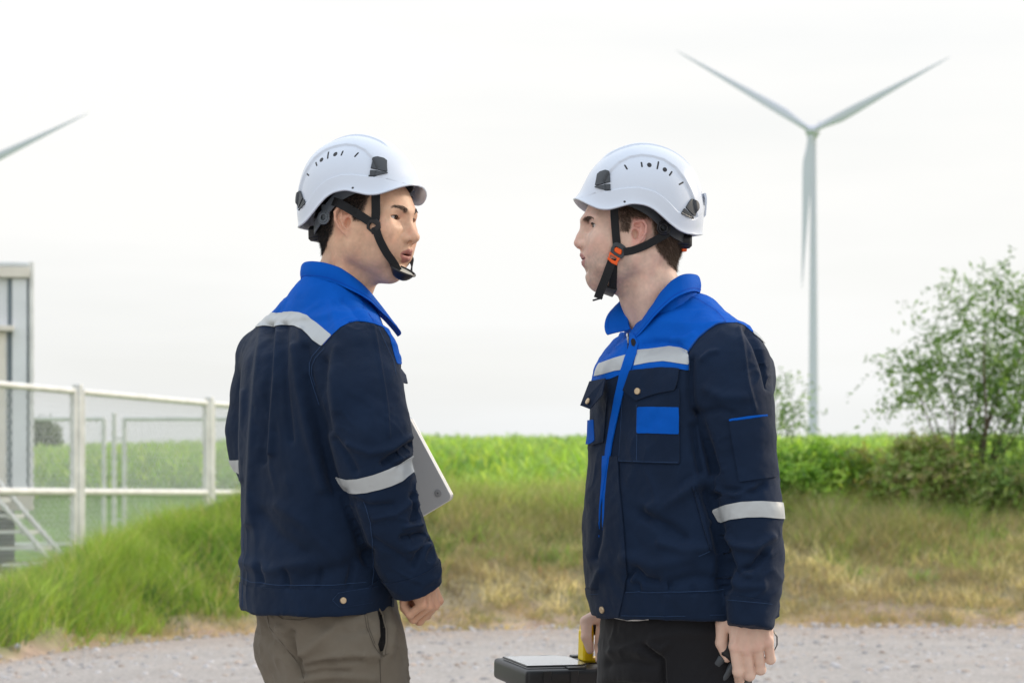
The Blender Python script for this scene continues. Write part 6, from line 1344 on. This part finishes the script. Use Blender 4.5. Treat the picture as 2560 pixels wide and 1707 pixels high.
    for sd in (1, -1):
        strap('strap', [(43, sd * 80, 74), (43, sd * 76, 52), (40, sd * 71, 20), (37, sd * 68, -8), (35, sd * 67, -18)], [(.1, sd, .1)] * 5, .0155, hr, hh, hug)
        strap('strap', [(-62, sd * 82, 10), (-44, sd * 80, 0), (-20, sd * 78, -14), (6, sd * 71, -24), (24, sd * 67, -27)], [(-.1, sd, 0)] * 5, .0150, hr, hh, hug)
        strap('strap', [(41, sd * 64, -40), (41, sd * 59, -60), (40, sd * 50, -80), (39, sd * 40, -96)], [(.1, sd, -.1), (.1, sd, -.2), (.1, sd, -.4), (.1, sd, -.6)], .0150, hr, hh, hug, gap=.004)
    strap('strap_end', [(44, 67, -42), (50, 67, -58), (58, 62, -82), (66, 57, -104), (70, 55, -116)], [(.2, 1, .05), (.3, 1, 0), (.3, 1, -.1), (.3, 1, -.1), (.3, 1, -.1)], .0165, hr, hh, hug)
    def plate(outer, inner, c, sd, z0, z1, name, m, tilt=(.10, 1, -.06)):
        nrm = np.array([tilt[0], sd * tilt[1], tilt[2]]); nrm /= np.linalg.norm(nrm); ey = np.array([0, 0, 1.]) - nrm * nrm[2]; ey /= np.linalg.norm(ey); ex = np.cross(ey, nrm); ex *= np.sign(ex[0]); n = len(outer)
        ring = lambda L, h, sc=1: [c + (ex * a * sc + ey * b * sc) * mm + nrm * h * mm for a, b in L]
        mb = MB()
        if inner: V_ = ring(outer, z0) + ring(outer, z1 - .6) + ring(outer, z1, .94) + ring(inner, z1) + ring(inner, z0); F_ = [(r_ * n + i, r_ * n + (i + 1) % n, ((r_ + 1) % 5) * n + (i + 1) % n, ((r_ + 1) % 5) * n + i) for r_ in range(5) for i in range(n)]
        else: V_ = ring(outer, z0) + ring(outer, z1 - .8) + ring(outer, z1, .88); F_ = [(r_ * n + i, r_ * n + (i + 1) % n, (r_ + 1) * n + (i + 1) % n, (r_ + 1) * n + i) for r_ in range(2) for i in range(n)] + [tuple(range(2 * n, 3 * n)), tuple(range(n))[::-1]]
        mb.add(np.array(V_), F_); mb.xform(hh); return mb.build(name, m, hr)
    g2 = lambda L: [((500 - a) * .2142, (1075 - b) * .2142) for a, b in L]
    for sd in (1, -1):
        cc = np.array([33.2, sd * 70.5, -23.6]) * mm
        plate(g2([(490, 1005), (530, 1018), (560, 1040), (574, 1068), (566, 1105), (530, 1150), (500, 1140), (465, 1120), (428, 1090), (435, 1055), (455, 1015), (470, 1006)]), g2([(478, 1040), (505, 1050), (528, 1066), (538, 1085), (530, 1112), (520, 1119), (500, 1112), (478, 1098), (458, 1083), (456, 1066), (464, 1050), (470, 1042)]), cc, sd, 0, 4.2, 'buckle_frame', M_dark)
        if sd > 0:
            plate(g2([(480, 1046), (532, 1072), (526, 1112), (508, 1114), (462, 1086), (464, 1060)]), None, cc, sd, .5, 3.6, 'buckle_release', M_orange)
            plate(g2([(424, 1088), (470, 1113), (516, 1148), (505, 1166), (496, 1180), (488, 1212), (440, 1190), (398, 1152), (410, 1142), (418, 1112)]), g2([(432, 1112), (462, 1130), (488, 1147), (484, 1156), (480, 1164), (474, 1172), (446, 1160), (418, 1142), (420, 1134), (425, 1122)]), cc, sd, -.5, 3.4, 'buckle_tongue', M_orange)
    # turned-up end of the loose strap
    mb = MB(); mb.box(np.array([70.5, 55.5, -117.5]) * mm, (.0205, .004, .0035), roty(.28), bev=.001); mb.xform(hh); mb.build('strap_end_stop', M_black, hr)
    # chin cup under the jaw
    mb = MB(); tt = np.linspace(-1, 1, 13); mb.ribbon([(.044 + .004 * (1 - t_ * t_), t_ * .040, -.1035 + .010 * t_ * t_) for t_ in tt], [(.35, .25 * t_, -1) for t_ in tt], [.024 + .008 * (1 - t_ * t_) for t_ in tt], .0045); mb.xform(hh); cu = mb.build('chin_cup', M_black, hr, True)
    mb = MB(); mb.tube([(.034, t_ * .036, -.104 + .006 * t_ * t_) for t_ in tt], .0045, 8); mb.tube([(.056, t_ * .034, -.1015 + .006 * t_ * t_) for t_ in tt], .0032, 8); mb.xform(hh); mb.build('cup_rim', M_black, cu, True)
    # ---- two-way radio in his near hand, held upside down
    rd = empty('two_way_radio', P(1700, 1540, 4.83)); tag(rd, 'black handheld two-way radio with stubby antenna, gripped in the right worker\'s near hand', 'radio')
    o = P(1702, 1482, 4.848); ax = np.array([-.60, .02, -.80]); ax /= np.linalg.norm(ax); nz_ = np.array([.05, -1, -.05]); nz_ -= ax * nz_.dot(ax); nz_ /= np.linalg.norm(nz_); sx_ = np.cross(nz_, ax); Rr = np.stack([sx_, nz_, ax], 1)
    L_ = lambda x, y, z: o + Rr @ np.array([x, y, z])
    mb = MB(); mb.box(L_(0, 0, -.012), (.050, .030, .095), Rr, bev=.004); mb.build('case', M_black, rd)
    mb = MB(); mb.box(L_(0, .0165, -.020), (.036, .004, .060), Rr, bev=.0015); mb.build('battery', M_dark, rd)
    sg = 1 if sx_[0] < 0 else -1
    mb = MB(); mb.tube([L_(sg * .015, 0, .034), L_(sg * .015, 0, .040), L_(sg * .015, 0, .0405), L_(sg * .015, 0, .056), L_(sg * .015, 0, .058)], [.0075, .0075, .0095, .0088, .0075], 18); mb.build('volume_knob', M_dark, rd, True)
    mb = MB(); mb.tube([L_(-sg * .010, 0, .034), L_(-sg * .011, 0, .060), L_(-sg * .014, 0, .130), L_(-sg * .0145, 0, .134)], [.0085, .0070, .0055, .003], 16); mb.build('antenna', M_dark, rd, True)
    mb = MB(); mb.box(L_(-sg * .027, -.004, -.005), (.006, .014, .030), Rr, bev=.0015); mb.build('talk_button', M_dark, rd)
    mb = MB(); w0 = P(1790, 1466, 4.83); mb.ribbon([P(1762, 1440, 4.84), P(1775, 1447, 4.835), P(1784, 1462, 4.835), P(1784, 1480, 4.84), P(1774, 1500, 4.85), P(1750, 1510, 4.865)], [(.8, -.6, .2)] * 6, .003, .0015); mb.build('wrist_loop', M_black, rd, True)
    # ---- tool box
    tb = empty('tool_box', (.17, 5.43, .57)); tag(tb, 'black plastic tool box with yellow handle and clear lid tray, held by the right worker', 'tool box')
    M_box = mat('black_grained_plastic', (.018, .019, .021), .42, bump=(700, .0006, .4)); M_yel = mat('yellow_plastic', (.90, .64, .010), .35); M_tray = mat('tray_inside', (.62, .63, .66), .4)
    M_clear = mat('clear_lid', (.9, .92, .95), .08, trans=1.0, ior=1.3)
    BL = np.array([-.040, 5.46, .785]); ex = np.array([.945, .325, -.0]); ex /= np.linalg.norm(ex); ey = np.array([.325, -.945, -.07]); ey -= ex * ey.dot(ex); ey /= np.linalg.norm(ey); ez = np.cross(ex, ey) ; ez *= np.sign(ez[2]); Rb = np.stack([ex, ey, ez], 1)
    if np.linalg.det(Rb) < 0: Rb = Rb * 1
    B = lambda x, y, z: BL + Rb @ np.array([x, y, z]); W, D, H = .46, .215, .20
    def bx(name, c, d, m, bev=.004, parent=tb, sm=False): mb = MB(); mb.box(B(*c), d, Rb, bev=bev); return mb.build(name, m, parent, sm)
    bx('case', (W / 2, D / 2, -.13), (W - .03, D - .026, H - .03), M_box, .012)
    mb = MB(); mb.box(B(W / 2, D / 2, -.022), (W, D, .044), Rb); lid = mb.build('lid', M_box, tb, True, bevel=.010)
    for x in (.045, .105, .165, .295, .355, .415): bx('lid_rib', (x, D + .001, -.024), (.018, .004, .046), M_box, .0015, lid)
    for x in (.115, .185, .275, .345): bx('lid_ridge', (x, .018, .0015), (.030, .022, .005), M_box, .0015, lid)
    for x in (.115, .205, .295, .385): bx('lid_ridge', (x, D - .020, .0015), (.040, .026, .005), M_box, .0015, lid)
    # organiser tray under a clear cover, left and right of the handle
    for x0, x1 in ((.012, .150), (.310, .448)):
        poly = [(x0, .030), (x1 - .02, .030), (x1, .050), (x1, D - .05), (x1 - .02, D - .030), (x0, D - .030)]
        mb = MB(); n = len(poly); V_ = [B(a, b, .0006) for a, b in poly] + [B(a, b, .004) for a, b in poly]; mb.add(np.array(V_), [tuple(range(n))[::-1], tuple(range(n, 2 * n))] + [(i, (i + 1) % n, (i + 1) % n + n, i + n) for i in range(n)]); trp = mb.build('tray', M_tray, lid)
        q = [(a + (.004 if a == x0 else -.004) * 0, b) for a, b in poly]; V_ = [B(a, b, .0046) for a, b in q] + [B(a * 1.0, b, .0066) for a, b in q]; mb = MB(); mb.add(np.array(V_), [tuple(range(n))[::-1], tuple(range(n, 2 * n))] + [(i, (i + 1) % n, (i + 1) % n + n, i + n) for i in range(n)]); mb.build('clear_cover', M_clear, lid, bevel=.001)
        mb = MB(); q2 = [B(a, b, .004) for a, b in poly]; mb.tube(q2 + [q2[0]], .0016, 6); mb.build('tray_frame', M_box, lid, True)
    # handle
    hd = MB(); hy = D / 2
    for x in (.170, .300):
        hd.box(B(x, hy, .036), (.024, .036, .068), Rb, bev=.004); hd.tube([B(x - .009, hy, .070), B(x + .009, hy, .070)], .0175, 18)
    hd.box(B(.235, hy, .006), (.150, .030, .010), Rb, bev=.003); hdo = hd.build('handle', M_yel, tb)
    mb = MB(); mb.tube([B(.178, hy, .072), B(.292, hy, .072)], .0145, 18); mb.build('grip', M_black, hdo, True)
    for x in (.08, .38): bx('latch', (x, D + .004, -.052), (.040, .010, .046), M_yel, .003)
build_B()
